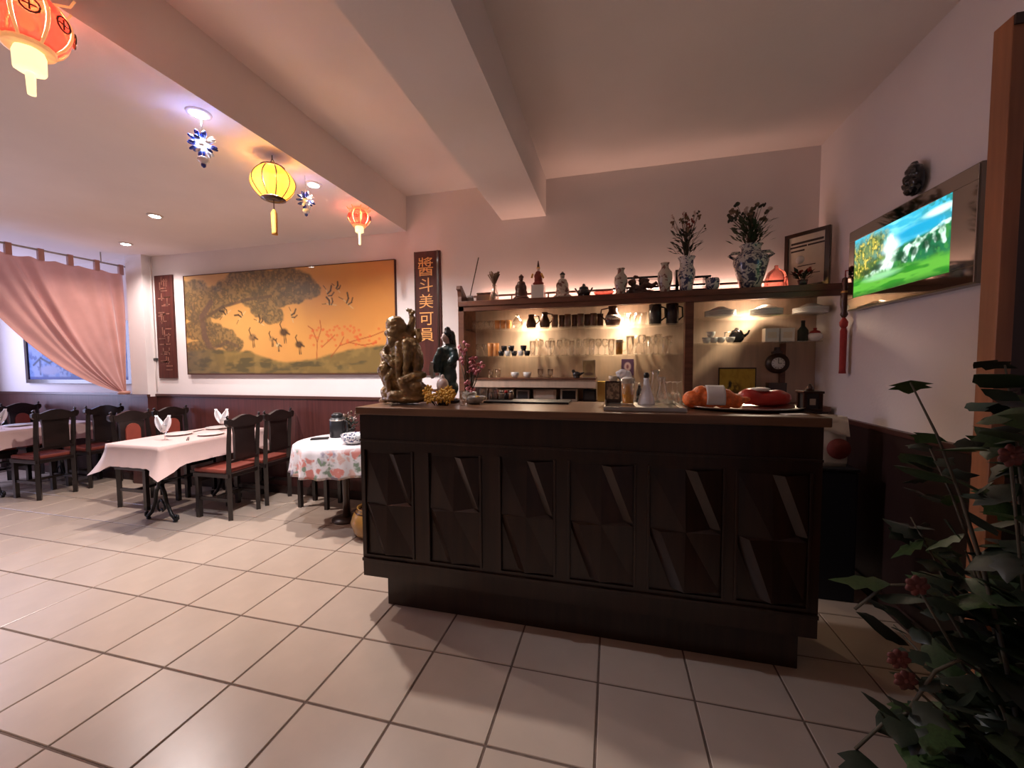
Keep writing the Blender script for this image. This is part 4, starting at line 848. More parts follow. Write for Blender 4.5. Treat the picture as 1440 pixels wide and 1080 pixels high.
MB().prism([(-.095,.20),(-.082,.255),(-.070,.25),(-.066,.16),(-.080,.15)],-.075,-.045).build('white_sleeve','porcelain',t)
MB().lathe([(.07,0),(.075,.01),(.06,.022),(.0005,.023)],20).build('base','dark_wood',t)
# pink blossom branches in a small pot
t=thing('blossom_pot','small pot of pink blossom branches beside the lady figurine','flower pot',(px(660,540,Y=2.38).x,2.38,CT)); MB().lathe(shell([(.035,0),(.05,.03),(.045,.06)],.004),16).build('pot','grey_plastic',t)
m=MB(); f=MB(); r=random.Random(2)
for k in range(9):
    a=r.random()*2*PI; s=.03+.06*r.random(); h=.22+.17*r.random(); pts=[(0,0,.04),(math.cos(a)*s*.5,math.sin(a)*s*.3,h*.5),(math.cos(a)*s,math.sin(a)*s*.5,h)]; m.tube(pts,[.004,.003,.002],6)
    for q in range(9):
        u=.35+.65*r.random(); p=Vector(pts[1])*(1-u)+Vector(pts[2])*u if u>.5 else Vector(pts[0])*(1-u)+Vector(pts[1])*u
        f.ell(p+Vector((r.uniform(-1,1)*.02,r.uniform(-1,1)*.015,r.uniform(-1,1)*.02)),(.012,.012,.009),7,5,(r.random()*3,r.random()*3,0))
m.build('branches','stem',t); f.build('blossoms','pink_petal',t)
# yellow flowers at the statue's foot
t=thing('yellow_flowers','low bunch of yellow artificial flowers at the statue foot','flowers',(px(620,560,Y=2.09).x,2.09,CT))
r=random.Random(9); st=MB()
for k in range(16):
    x=r.uniform(-.10,.10); y=r.uniform(-.035,.03); z=.03+.07*r.random()
    fl=MB(); fl.ell((x,y,z),(.009,.009,.009),7,5)
    for q in range(7):
        a=q*2*PI/7; fl.ell((x+.018*math.cos(a),y-.004,z+.018*math.sin(a)),(.012,.005,.008),7,4,(0,-a,0))
    fl.build('flower_head','yellow_petal',t); st.tube([(x*.5,0,.0),(x,y,z)],.0025,5)
st.build('stems','leaf_dark',t)
o=sculpt('peach_ornament',[('e',(0,0,.045),(.036,.034,.045)),('e',(0,0,.092),(.012,.012,.018)),('e',(-.03,0,.012),(.05,.02,.010))],'skin_porcelain',voxel=.004,smooth=2); o.location=(px(621,545,Y=2.13).x,2.145,CT+.07); tag(o,'pale peach shaped ornament above the yellow flowers','ornament')
MB().box((-.025,-.02,-.07),(.025,.02,.006),.003).build('stand','dark_wood',o)
# glasses near the statue
g1=ware('water_glass',shell([(.024,0),(.027,.05),(.031,.10)]),'glass','clear water glass on the counter by the blossom pot','glass','water glasses beside the blossom pot')
for u,y in ((652,2.12),(680,2.36),(694,2.40)): g1(px(u,555,Y=y).x,y,CT,.85)
t=thing('small_shell_dish','grey sloping soap dish shaped bowl beside the blossom pot','bowl',(px(667,560,Y=2.22).x,2.22,CT)); MB().lathe(shell([(.03,0),(.055,.02),(.07,.045)],.004),18).build('bowl','grey_plastic',t)
for k in range(3): MB().ell((-.02+.02*k,0,.03+.004*k),(.018,.014,.012),9,6).build('candy',['red_petal','porcelain','yellow_petal'][k],t)
for k in range(5):
    x=px(690+7*k,560,Y=2.42).x
    t=thing('spice_bottle','small dark spice bottle standing behind the blossom pot','bottle',(x,2.435,CT),group='spice bottles at the back of the counter'); MB().lathe([(.014,0),(.016,.003),(.016,.045),(.010,.052)],12).build('body',['dark_ceramic','brown_glass','grey_plastic'][k%3],t); MB().lathe([(.011,.0525),(.011,.066),(.0005,.067)],10).build('cap',['steel','red_plastic'][k%2],t)
# drip tray with bar things
x0,x1=px(850,578,Z=CT).x,px(958,576,Z=CT).x
t=thing('drip_tray','steel drip tray with raised rim on the counter','drip tray',((x0+x1)/2,2.20,CT)); w=(x1-x0)/2
MB().box((-w,-.20,0),(w,.22,.008)).build('base','steel',t)
for a,b in (((-w,-.205,.0),(w,-.195,.022)),((-w,.215,0),(w,.225,.022)),((-w-.005,-.205,0),(-w+.005,.225,.022)),((w-.005,-.205,0),(w+.005,.225,.022))): MB().box(a,b,.003).build('rim','steel',t)
zt_=CT+.008
t=thing('menu_stand','dark framed menu stand on the drip tray','stand',(px(862,555,Y=2.36).x,2.36,zt_)); P=Pic(20,26,.8); nn=fbm(P.U*7,P.V*8,3,3); P.C[:]=srgb(96,76,60); P.mix(sm(.45,.6,nn),srgb(150,128,104)); 
MB().box((-.045,0,0),(.045,.03,.125),.004).build('body','dark_wood',t); P.build('printed_face','paper_print',(-.036,-.0012,.115),(.072,0,0),(0,0,.095),t); MB().lathe(shell([(.02,.1255),(.026,.14),(.024,.155)],.003),12,(0,.015,0)).build('holder_cup','cream',t)
beer(px(883,555,Y=2.28).x,2.28,zt_,1.10,'amber beer mug with foam on the drip tray')
t=thing('towel_roll','crumpled white napkin behind the amber beer mug','napkin',(px(880,535,Y=2.46).x,2.44,CT)); t.location=(px(877,545,Y=2.39).x,2.385,zt_)
sculpt('cloth',[('e',(0,0,.08),(.03,.022,.08)),('e',(-.01,0,.165),(.035,.022,.03)),('e',(.02,0,.15),(.025,.02,.035))],'napkin',t,.006,.02,.03,1)
t=thing('soda_bottle','small dark bottle beside the beer mug','bottle',(px(899,555,Y=2.39).x,2.39,zt_)); MB().lathe([(.017,0),(.018,.003),(.018,.06),(.008,.085),(.008,.10)],12).build('body','black_gloss',t); MB().lathe([(.009,.1005),(.009,.112),(.0005,.113)],10).build('cap','steel',t)
t=thing('oil_carafe','conical white glass carafe with a black stopper','carafe',(px(909,550,Y=2.29).x,2.29,zt_)); MB().lathe([(.045,0),(.047,.006),(.040,.04),(.018,.105),(.014,.135),(.018,.145)],18).build('body','white_glass',t); MB().lathe([(.012,.1455),(.016,.16),(.012,.175),(.0005,.178)],12).build('stopper','black_plastic',t)
for u,y,s,l in ((921,2.39,1.0,'clear glass carafe beside the white conical carafe'),(931,2.31,.8,'smaller clear glass carafe in front of the upturned glasses')):
    o=MB().lathe(shell([(.042,0),(.044,.05),(.028,.12),(.018,.15),(.026,.19)],.003),18).build('glass_carafe','glass',None,(px(u,550,Y=y).x,y,zt_)); o.scale=(s,s,s); tag(o,l,'carafe')
upm=[(r,.14-z) for r,z in stem_prof]
upg=ware('wine_glass',upm,'glass','upturned wine glass drying on the drip tray','glass','upturned glasses on the drip tray')
for u,y in ((938,2.36),(946,2.38),(952,2.33)): upg(px(u,555,Y=y).x,y,zt_,.9)
# serving tray with orange net bag, red pack
t=thing('serving_tray','wide silver oval serving tray under the orange bag','tray',(.64,2.24,CT)); 
MB().lathe([(.0005,.002),(.24,.002),(.28,.014),(.30,.020),(.302,.017),(.283,.010),(.245,-.0),(.0005,0)],36,M=Matrix.Diagonal((.92,.72,1))).build('dish','steel',t); t.location=(.645,2.24,CT); 
xo=px(1002,560,Y=2.2).x
t=thing('orange_net_bag','bright orange net bag of fruit with a white paper label','net bag',(xo,2.17,CT+.004))
sculpt('bag',[('e',(-.095,0,.045),(.055,.05,.045)),('e',(-.03,0,.055),(.055,.055,.055)),('e',(.045,.0,.05),(.055,.052,.05)),('e',(.10,0,.04),(.035,.04,.038)),('e',(-.06,.0,.085),(.04,.04,.03)),('t',[(.11,0,.045),(.15,-.01,.05)],[.02,.012])],'orange_net',t,.005,.010,.03,2)
m=MB(); m.grid(lambda u,v:(-.045+.085*u,-.058*math.cos((v-.28)*2.2)-.004,.058+.060*math.sin((v-.28)*2.2)-.0),8,10); lb=m.build('paper_label','white_card',t); solidify(lb,.001)
xo=px(1078,556,Y=2.32).x
t=thing('red_package','glossy red plastic package with a white patch beside the orange bag','package',(xo,2.36,CT+.004))
sculpt('pack',[('e',(0,0,.04),(.13,.06,.04)),('e',(-.06,0,.05),(.07,.055,.045)),('e',(.06,.0,.045),(.07,.055,.042))],'red_plastic',t,.006,.012,.05,2); MB().ell((-.02,-.01,.088),(.05,.035,.012),14,7).build('white_patch','white_card',t)
o=MB().obox((.80,2.02,CT+.0015),(.10,.05,.003),(0,0,.25)).build('receipt','white_card'); tag(o,'small white receipt lying on the counter corner','paper')
xo=px(1160,565,Y=2.02).x
t=thing('table_lantern','small dark wooden lantern box on the counter corner','lantern',(.865,2.30,CT)); MB().box((-.04,-.04,0),(.04,.04,.012),.003).build('base','dark_wood',t)
for sx in (-1,1):
    for sy in (-1,1): MB().box((sx*.033-.006,sy*.033-.006,.0121),(sx*.033+.006,sy*.033+.006,.085)).build('post','dark_wood',t)
MB().box((-.030,-.030,.0125),(.030,.030,.0845)).build('glass_box','dark_grey',t); MB().box((-.044,-.044,.0855),(.044,.044,.097),.003).build('lid','dark_wood',t); MB().lathe([(.018,.0975),(.014,.115),(.005,.13),(.0005,.132)],12).build('finial','brown_ceramic',t); MB().box((-.012,-.0335,.03),(.012,-.0305,.06)).build('emblem','cream',t)
t.location=(px(1158,578,Y=2.2).x-.06,2.2,CT)

# bin with a paper bag at the right end of the counter
t=thing('waste_bin','tall black bin behind the right end of the counter','bin',(1.28,2.80,0)); MB().box((-.12,-.12,0),(.12,.12,.78),.012).build('body','navy_cloth',t); MB().box((-.125,-.125,.7805),(.125,.125,.80),.006).build('lid','black_plastic',t)
t=thing('paper_bag','white folded paper bag with a red round print on the black bin','paper bag',(1.27,2.78,.80)); 
m=MB(); m.grid(lambda u,v:(-.085+.17*u+.006*math.sin(9*v),-.05-.012*math.sin(u*PI)-.004*math.sin(7*u+5*v),.30*v),8,10).grid(lambda u,v:(-.085+.17*u,.05,.30*v),4,4).grid(lambda u,v:(-.085-.004*math.sin(v*PI*3),-.05+.1*u,.30*v),4,6).grid(lambda u,v:(.085+.006*math.sin(v*6),-.05+.1*u,.30*v),4,6).box((-.085,-.05,0),(.085,.05,.004)); bg=m.build('bag','paper',t); solidify(bg,.0015)
MB().lathe([(.0005,-.001),(.062,-.001),(.062,.001),(.0005,.001)],26,(.040,-.0665,.11),M=Matrix.Rotation(PI/2,3,'X')).build('red_print','red_petal',bg)
m=MB().grid(lambda u,v:(-.088+.176*u,-.055-.025*v,.30-.10*v+.015*math.sin(u*5)),8,4); fp=m.build('folded_top','paper',t); solidify(fp,.0015)

# ================================================================== lanterns and pendants along the ceiling step
XLn=-2.08
def red_lantern(label,p,R,H,tas):
    """p: centre of the body"""
    t=thing('red_lantern',label,'lantern',(p.x,p.y,p.z))
    MB().tube([(0,0,H*.55),(0,0,ZL-p.z)],.004,6).build('cord','brown_ceramic',t)
    for z0,r0,n in ((.5,.55,'top_ring'),(-.5,.6,'bottom_ring')): MB().lathe([(R*(r0-.05),H*z0-.012),(R*r0,H*z0-.012),(R*(r0+.02),H*z0),(R*r0,H*z0+.012),(R*(r0-.05),H*z0+.012)],20).build(n,'lantern_gold',t)
    for k in range(8):                      # eight bowed panels with gilt ribs between
        a0=2*PI*k/8+.06; a1=2*PI*(k+1)/8-.06
        prof=lambda v:R*(.60+.40*math.sin(PI*v)**.8)
        MB().grid(lambda u,v:(prof(v)*math.cos(a0+(a1-a0)*u),prof(v)*math.sin(a0+(a1-a0)*u),H*(v-.5)),5,8).build('panel','shade_red',t)
        a=2*PI*k/8; MB().tube([(1.02*prof(v)*math.cos(a),1.02*prof(v)*math.sin(a),H*(v-.5)) for v in [i/8 for i in range(9)]],R*.045,6).build('rib','lantern_gold',t)
        am=(a0+a1)/2; rm=R*1.03                # round openwork medallion on each panel
        m=MB(); c=Vector((rm*math.cos(am),rm*math.sin(am),0)); tx=Vector((-math.sin(am),math.cos(am),0)); 
        m.tube([c+tx*(R*.22*math.cos(q*PI/6))+Vector((0,0,R*.22*math.sin(q*PI/6))) for q in range(13)],R*.03,5)
        m.tube([c-tx*R*.15,c+tx*R*.15],R*.025,5).tube([c-Vector((0,0,R*.15)),c+Vector((0,0,R*.15))],R*.025,5); m.build('medallion','brown_ceramic',t)
        hk=MB().tube([(R*.6*math.cos(a),R*.6*math.sin(a),H*.5),(R*1.0*math.cos(a),R*1.0*math.sin(a),H*.55),(R*1.12*math.cos(a),R*1.12*math.sin(a),H*.70)],R*.035,6); hk.build('hook_arm','lantern_gold',t)
    MB().lathe([(R*.34,-H*.58),(R*.38,-H*.66),(R*.37,-H*.98),(R*.32,-H*1.0)],18,wob=lambda a,k:1+.03*math.sin(12*a)).build('fringe','tassel_glow',t)
    MB().lathe([(R*.1,-H*1.0),(R*.12,-H*1.05),(R*.10,-H*1.0-tas)],10).build('tassel','tassel_orange' if tas>.12 else 'tassel_glow',t)
    MB().lathe([(.0005,-.026),(.014,-.022),(.022,0),(.014,.022),(.008,.045),(.0005,.046)],14).build('bulb','shade_core',t)
    bulb(p.x,p.y,p.z,44*R/.105,(1,.46,.36))
    return t
p=px(38,30,X=-1.92); red_lantern('large red and gold octagonal palace lantern with a pale fringe',Vector((-1.92,p.y,p.z)),.105,.165,.075)
p=px(505,306,X=XLn); red_lantern('small red lantern at the back wall end of the lantern row',Vector((XLn,p.y,p.z-.005)),.088,.12,.10)
# yellow silk lantern
p=px(384,258,X=XLn); 
t=thing('yellow_lantern','round yellow silk lantern with dark ribs and an orange tassel','lantern',(XLn,p.y,p.z)); R,H=.125,.185
pr=lambda v:R*(.30+.70*math.sin(PI*(.10+.80*v))**.9)
for k in range(10):
    a0=2*PI*k/10+.03; a1=2*PI*(k+1)/10-.03; MB().grid(lambda u,v:(pr(v)*math.cos(a0+(a1-a0)*u),pr(v)*math.sin(a0+(a1-a0)*u),H*(v-.5)),4,10).build('silk_panel','shade_yellow' if k!=8 else 'shade_yellow',t)
    a=2*PI*k/10; MB().tube([(1.005*pr(v/10)*math.cos(a),1.005*pr(v/10)*math.sin(a),H*(v/10-.5)) for v in range(11)],.0035,5).build('rib','dark_wood',t)
bulb(XLn,p.y,p.z,34,(1,.68,.40))
MB().lathe([(pr(1)-.004,H*.5),(pr(1)+.004,H*.5+.004),(pr(1),H*.5+.010),(pr(1)-.006,H*.5+.008)],16).build('top_cap','brown_ceramic',t); MB().lathe([(.0005,-H*.5-.02),(.03,-H*.5-.02),(pr(0)+.004,-H*.5-.006),(pr(0),-H*.5)],16).build('bottom_cap','brown_ceramic',t)
MB().lathe([(.0005,-.03),(.016,-.025),(.024,0),(.014,.025),(.008,.05),(.0005,.051)],14).build('bulb','shade_core',t)
hz=ZL-p.z; MB().tube([(-.03,0,H*.5+.01),(0,0,H*.5+.06),(.03,0,H*.5+.01)],.003,6).tube([(0,0,H*.5+.06),(0,0,hz)],.003,6).build('hanger','dark_wood',t)
MB().tube([(0,0,-H*.5-.02),(0,0,-H*.5-.075)],.003,6).build('cord','brown_ceramic',t); MB().lathe([(.008,-H*.5-.07),(.018,-H*.5-.09),(.016,-H*.5-.21),(.018,-H*.5-.225)],12,wob=lambda a,k:1+.08*math.sin(9*a)).build('tassel','tassel_orange',t)
bulb(XLn,.10,p.z,34,(1,.68,.40)); dup(t,(XLn,.10,p.z),label='added unseen yellow silk lantern continuing the row towards the shop front')  # extra lantern and bulb out of view, added to lift ceiling and wall brightness
# blue and white bead pendants
def bead_pendant(label,p,s,seed,core='white_glass'):
    t=thing('bead_pendant',label,'pendant lamp',(p.x,p.y,p.z)); r=random.Random(seed)
    MB().tube([(0,0,0),(0,0,ZL-p.z)],.003,6).build('cord','chrome',t)
    for k in range(26):
        z=1-2*(k+.5)/26; a=k*2.39996; q=math.sqrt(1-z*z); d=Vector((q*math.cos(a),q*math.sin(a),z))
        e=d.to_track_quat('Z','Y').to_euler(); MB().ell(d*s*.72,(s*.20,s*.12,s*.30),8,6,e).build('glass_bead','blue_glass' if k%5<3 else 'white_glass',t)
    MB().ell((0,0,0),s*.42,12,8).build('core',core,t)
    MB().lathe([(.0005,-s*.95),(s*.34,-s*1.0),(s*.40,-s*1.22),(s*.22,-s*1.42),(.0005,-s*1.45)],14).build('white_drop','white_glass',t); MB().lathe([(.0005,-s*1.78),(s*.16,-s*1.66),(s*.18,-s*1.5),(.0005,-s*1.45)],10).build('blue_drop','blue_glass',t)
p=px(285,203,X=XLn); bead_pendant('blue and white glass bead pendant nearer the large red lantern',p,.068,1,'pendant_glow')
p=px(430,282,X=XLn); bead_pendant('blue and white glass bead pendant between the yellow and small red lanterns',p,.062,2)

# ================================================================== curtain on its rod
XC=-5.72; zr=2.634
t=thing('curtain_rod','thin grey metal rod carrying the salmon curtain','curtain rod',(XC,0,zr)); MB().tube([(0,1.2,0),(0,YB,0)],.010,10).build('rod','grey_plastic',t)
MB().tube([(0,3.30,.01),(0,3.30,ZL-zr)],.006,6).tube([(0,1.6,.01),(0,1.6,ZL-zr)],.006,6).build('bracket','grey_plastic',t)
t=thing('curtain','salmon satin tab curtain gathered to the pillar in a sweep','curtain',(XC,0,0))
ytop0,ytop1=3.50,2.12
def cfun(u,v):
    y0=ytop0+(ytop1-ytop0)*u; z0=zr-.085-.018*abs(math.sin(u*PI*7))
    ye=3.47-.04*u; ze=1.10+.015*u
    cy=y0+(ye-y0)*(.30+.12*u); cz=z0+(ze-z0)*(.52+.30*u)
    a=(1-v)**2; b=2*v*(1-v); c=v*v
    y=a*y0+b*cy+c*ye; z=a*z0+b*cz+c*ze
    amp=.030*(1-.72*v)*(.35+.65*min(1,v*3)); x=amp*(.55+.45*math.sin(u*11.3+1))*math.sin((u+.035*math.sin(u*9))*PI*2*8+1.2*math.sin(v*3))+.012*math.sin(u*37+v*5)*(1-v)
    return (x,y,z)
m=MB().grid(cfun,150,60); c=m.build('cloth','curtain',t)
yt=3.485
while yt>ytop1-.01:
    m=MB(); pts=[(.016,zr+.012),(-.016,zr+.012),(-.014,zr-.10),(-.011,zr-.10),(-.012,zr+.0105),(.012,zr+.0105),(.011,zr-.10),(.014,zr-.10)]
    MB().prism([(a,b) for a,b in [(.016,zr+.014),(-.016,zr+.014),(-.016,zr-.105),(.016,zr-.105)]],yt-.022,yt+.022,'y').build('tab','curtain',t); yt-=.228
MB().lathe([(.055,-.02),(.062,0),(.055,.02)],16,(0,3.45,1.115)).build('tieback','curtain',t)

# ================================================================== dining chairs
def make_chair():
    t=thing('dining_chair','x','chair')
    for s in (-1,1):
        MB().tube([(s*.175,.185,0),(s*.175,.185,.45),(s*.178,.200,.70),(s*.180,.222,.925)],[.028,.030,.028,.024],4,smooth=False).build('back_leg','chair_wood',t)
        MB().prism([(s*.175-.020,-.205),(s*.175+.020,-.205),(s*.175+.020,-.165),(s*.175-.020,-.165)],0,.405,'z').build('front_leg','chair_wood',t)
        MB().box((s*.175-.010,-.165,.17),(s*.175+.010,.17,.20)).build('side_stretcher','chair_wood',t)
    MB().box((-.205,-.215,.395),(.205,.205,.435),.006).build('seat_frame','chair_wood',t)
    MB().box((-.155,-.195,.34),(.155,-.180,.395)).build('apron','chair_wood',t)
    MB().box((-.165,-.03,.175),(.165,-.01,.20)).build('cross_stretcher','chair_wood',t)
    MB().box((-.195,-.210,.435),(.195,.165,.475),.014).build('seat_cushion','red_leather',t)
    cr=[(-.205,.875),(-.225,.90),(-.222,.935),(-.19,.945),(-.15,.930),(-.10,.948),(-.05,.965),(0,.970),(.05,.965),(.10,.948),(.15,.930),(.19,.945),(.222,.935),(.225,.90),(.205,.875),(.10,.860),(0,.855),(-.10,.860)]
    MB().prism(cr,.203,.240).build('crest_rail','chair_wood',t)
    sp=MB().prism([(-.125,.56),(.125,.56),(.125,.80),(.135,.862),(-.135,.862),(-.125,.80)],.196,.222).build('splat','chair_wood',t)
    MB().prism([(-.078,.585),(.078,.585),(.078,.775),(.058,.815),(.025,.835),(0,.838),(-.025,.835),(-.058,.815),(-.078,.775)],.182,.196).build('splat_pad','red_leather',sp)
    MB().box((-.170,.188,.535),(.170,.214,.560)).build('lower_rail','chair_wood',t)
    for s in (-1,1): MB().tube([(s*.19,.215,.945),(s*.205,.215,.962),(s*.19,.215,.970)],.010,6).build('scroll_ear','chair_wood',t)
    return t
ch=make_chair(); H_=PI/2
for c_ in ch.children_recursive:
    for v_ in c_.data.vertices: v_.co.x*=.84
# facing -x: rz=-90 deg (front towards -x); back legs at +x
def put(x,y,rz,label,first=[True]):
    if first[0]: o=ch; first[0]=False
    else: o=copy_tree(ch)
    o.location=(x,y,0); o.rotation_euler=(0,0,rz); o['label']=label; o['group']='carved dark dining chairs'
XA=-3.41-.185
put(XA,2.97,-H_,'dark chair with its back to the round lace table, further from the wall')
put(XA,3.365,-H_,'dark chair with its back to the round lace table, next to the wall')
put(-4.66,2.985,H_,'dark chair with red back pad facing the counter, near the iron table foot')
put(-4.66,3.375,H_,'dark chair with red back pad facing the counter, close to the back wall')
XB=-5.95-.185
put(XB,2.93,-H_,'dark chair beyond the curtain line, back to the pink table, further from the wall')
put(XB,3.36,-H_,'dark chair beyond the curtain line, back to the pink table, next to the wall')
put(-7.22,2.95,H_,'dark chair on the far side of the curtain room table, further from the wall')
put(-7.22,3.36,H_,'dark chair on the far side of the curtain room table, next to the wall')

# ------------------------------------------------------------------ dining tables
def table(x0,x1,y0,y1,zt,label,clabel):
    cx=(x0+x1)/2; t=thing('dining_table',label,'table',(cx,(y0+y1)/2,0)); hw=(x1-x0)/2; hd=(y1-y0)/2
    MB().box((-hw+.01,-hd+.01,zt-.03),(hw-.01,hd-.01,zt-.002)).build('tabletop','dark_wood',t)
    for s in (-1,1):
        y=s*(hd-.20); m=MB()
        m.tube([(0,y,zt-.03),(0,y,.42),(0,y,.30)],[.022,.020,.026],10)
        m.box((-hw*.7,y-.015,zt-.05),(hw*.7,y+.015,zt-.03))
        for q in (-1,1):
            m.tube([(0,y,.36),(q*.05,y,.27),(q*.07,y,.17),(q*.12,y,.07),(q*.17,y,.025),(q*.195,y,.035),(q*.195,y,.06),(q*.175,y,.065)],[.016,.016,.015,.015,.016,.014,.012,.010],8)
            m.tube([(0,y,.20),(q*.04,y,.16),(q*.045,y,.11),(q*.02,y,.09),(q*.0,y,.11)],.009,7)
            m.tube([(0,y,.56),(q*.06,y,.60),(q*.10,y,.66),(q*.16,y,zt-.045)],.010,7)
            m.ell((q*.165,y,.012),(.022,.018,.012),10,6)
        m.build('iron_pedestal','iron',t)
    MB().tube([(0,-hd+.2,.36),(0,hd-.2,.36)],.010,8).build('stretcher','iron',t)
    # cloth: top and a skirt with hanging corners
    N=18; per=[]
    def edge(a,b):
        for i in range(N): per.append((a[0]+(b[0]-a[0])*i/N,a[1]+(b[1]-a[1])*i/N,i/N))
    A=[(-hw,-hd),(hw,-hd),(hw,hd),(-hw,hd)]
    for i in range(4): edge(A[i],A[(i+1)%4])
    rings=[]
    for k in range(7):
        v=k/6; ring=[]
        for i,(x,y,u) in enumerate(per):
            side=i//N; nx,ny=[(0,-1),(1,0),(0,1),(-1,0)][side]; pd_=min(u,1-u)
            cor=max(0,1-pd_/.16); 
            if u==0: pnx,pny=[(0,-1),(1,0),(0,1),(-1,0)][side-1]; nx,ny=nx+pnx,ny+pny
            drop=.185+.085*cor**1.5; out=.012+.030*v+.050*v*cor**2+.006*math.sin(i*1.9)*v
            ring.append((x+nx*out*(v if v else 0),y+ny*out*(v if v else 0),zt+.003-drop*v))
        rings.append(ring)
    n=len(per); vs=[p for r in rings for p in r]; fs=[(k*n+i,k*n+(i+1)%n,(k+1)*n+(i+1)%n,(k+1)*n+i) for k in range(6) for i in range(n)]
    fs.append(tuple(range(n)))
    me=MB().add(vs,fs).mesh('tablecloth'); me.materials.append(M_['cloth_pink']); o=link('tablecloth',me,None,(cx,(y0+y1)/2,0)); tag(o,clabel,'tablecloth')
    for pl in me.polygons: pl.use_smooth=len(pl.vertices)==4
ZT1=.742
table(-4.36,-3.71,2.47,3.50,ZT1,'iron footed dining table under the pale pink cloth, between two pairs of chairs','pale pink tablecloth with hanging corners between the pairs of chairs')
table(-6.98,-6.32,2.55,3.50,ZT1,'iron footed dining table under a pale cloth in the curtain room','pale pink tablecloth on the table in the curtain room')
def napkin_glass(x,y,z,rz,where):
    t=MB().lathe(stem_prof,18).build('wine_glass','glass',None,(x,y,z)); tag(t,'stemmed glass with a napkin '+where,'glass','place setting glasses')
    n=thing('folded_napkin','white two eared napkin in the glass '+where,'napkin',(x,y,z+.075),rz,'folded napkins')
    for s in (-1,1):
        m=MB()
        def f(u,v,s=s):
            a=PI*(u-.5)*1.7; w=.018+.030*math.sin(PI*min(1,v*1.1))**.8*(1 if v<.75 else (1-(v-.75)*2.6)); 
            return (s*(.008+.050*v)+w*math.sin(a)*.75,-.012+w*.5*math.cos(a)*(1-v*.4),.155*v)
        m.grid(f,10,10); o=m.build('napkin_ear','napkin',n); solidify(o,.002)
    MB().lathe([(.0005,0),(.018,.002),(.026,.02),(.022,.05),(.010,.07)],12).build('napkin_base','napkin',n)
zc=ZT1+.004
def plate(x,y,label,g): o=MB().lathe(dish_p,28).build('dinner_plate','porcelain',None,(x,y,zc)); tag(o,label,'plate',g)
def sticks(x,y,rz,where):
    t=thing('chopsticks','pair of dark chopsticks on the pink cloth '+where,'chopsticks',(x,y,zc),rz)
    for q in (-1,1): MB().tube([(q*.006,-.11,.004),(q*.004,.11,.004)],[.0038,.0025],6).build('chopstick','dark_wood',t)
napkin_glass(-4.02,2.72,zc,.3,'at the free end of the pink table'); napkin_glass(-3.99,3.26,zc,.3,'at the wall end of the pink table')
napkin_glass(-6.5,2.78,zc,.5,'on the curtain room table')
plate(-4.17,2.95,'white dinner plate on the chair pad side of the pink table','plates on the pink table'); plate(-3.85,3.02,'white dinner plate opposite, on the round table side','plates on the pink table'); plate(-4.16,3.34,'white dinner plate near the wall end of the pink table','plates on the pink table')
sticks(-3.85,2.80,.9,'by the napkin at the free end'); sticks(-4.2,3.13,.2,'between two plates'); 
plate(-6.7,3.0,'white dinner plate on the curtain room table','plates on the curtain room table')

# ------------------------------------------------------------------ round table with printed lace cloth
RC=(-2.37,3.09); RZ=.742
t=thing('round_table','small round pedestal table hidden under the printed lace cloth','table',(*RC,0)); MB().lathe([(.0005,RZ-.025),(.40,RZ-.025),(.40,RZ-.003),(.0005,RZ-.003)],30).build('tabletop','dark_wood',t); MB().lathe([(.035,.03),(.03,.2),(.04,.45),(.03,RZ-.025)],14).build('pedestal','dark_wood',t)
MB().lathe([(.13,0),(.13,.015),(.05,.025),(.0005,.026)],20).build('foot','dark_wood',t)
wb=lambda a,k:1+(.0 if k<3 else .045*(k-2)/6*math.sin(17*a)+.012*(k-2)/6*math.sin(7*a+1))
o=MB().lathe([(.0005,RZ+.002),(.20,RZ+.002),(.405,RZ+.002),(.418,RZ-.008),(.424,RZ-.05),(.430,RZ-.11),(.436,RZ-.17),(.441,RZ-.22),(.444,RZ-.245)],120,wob=wb).build('round_tablecloth','lace_cloth',None,(*RC,0)); tag(o,'white lace tablecloth with printed flowers on the round table','tablecloth')
# stool with a red seat pushed under it
t=thing('stool','dark stool with a red seat pushed under the round lace table','stool',(-2.88,3.36,0))
for sx in (-1,1):
    for sy in (-1,1): MB().box((sx*.155-.018,sy*.10-.018,0),(sx*.155+.018,sy*.10+.018,.42)).build('leg','chair_wood',t)
MB().box((-.185,-.13,.40),(.185,.13,.435),.005).build('seat_frame','chair_wood',t); MB().box((-.18,-.125,.4355),(.18,.125,.465),.012).build('seat_cushion','red_leather',t)
zr_=RZ+.003
t=thing('thermos_flask','black cylindrical coffee flask on the round lace table','flask',(px(475,610,Y=3.2).x,3.2,zr_)); MB().lathe([(.068,0),(.070,.005),(.070,.17),(.060,.185),(.05,.19)],20).build('body','black_plastic',t); MB().lathe([(.05,.1905),(.052,.215),(.03,.23),(.0005,.231)],16).build('lid','black_plastic',t); MB().tube([(.068,0,.16),(.105,0,.15),(.105,0,.06),(.069,0,.04)],.010,8).build('handle','black_plastic',t); MB().lathe([(.0705,.158),(.0712,.164),(.0705,.170)],20).build('steel_band','steel',t)
t=thing('dark_foliage_pot','dark leafy pot plant behind the flask on the round lace table','plant',(px(492,600,Y=3.36).x,3.36,zr_)); MB().lathe(shell([(.04,0),(.055,.06)],.004),16).build('pot','dark_ceramic',t); bouquet(t,.05,14,.13,.17,'leaf_dark',[('dry_flower',.010),('pale_flower',.007)],21,70)
o=MB().lathe(shell([(.05,0),(.085,.02),(.105,.05),(.11,.085)],.004),22).build('patterned_bowl','blue_white',None,(px(496,620,Y=2.93).x,2.95,zr_)); tag(o,'white bowl with blue pattern on the round lace table','bowl')
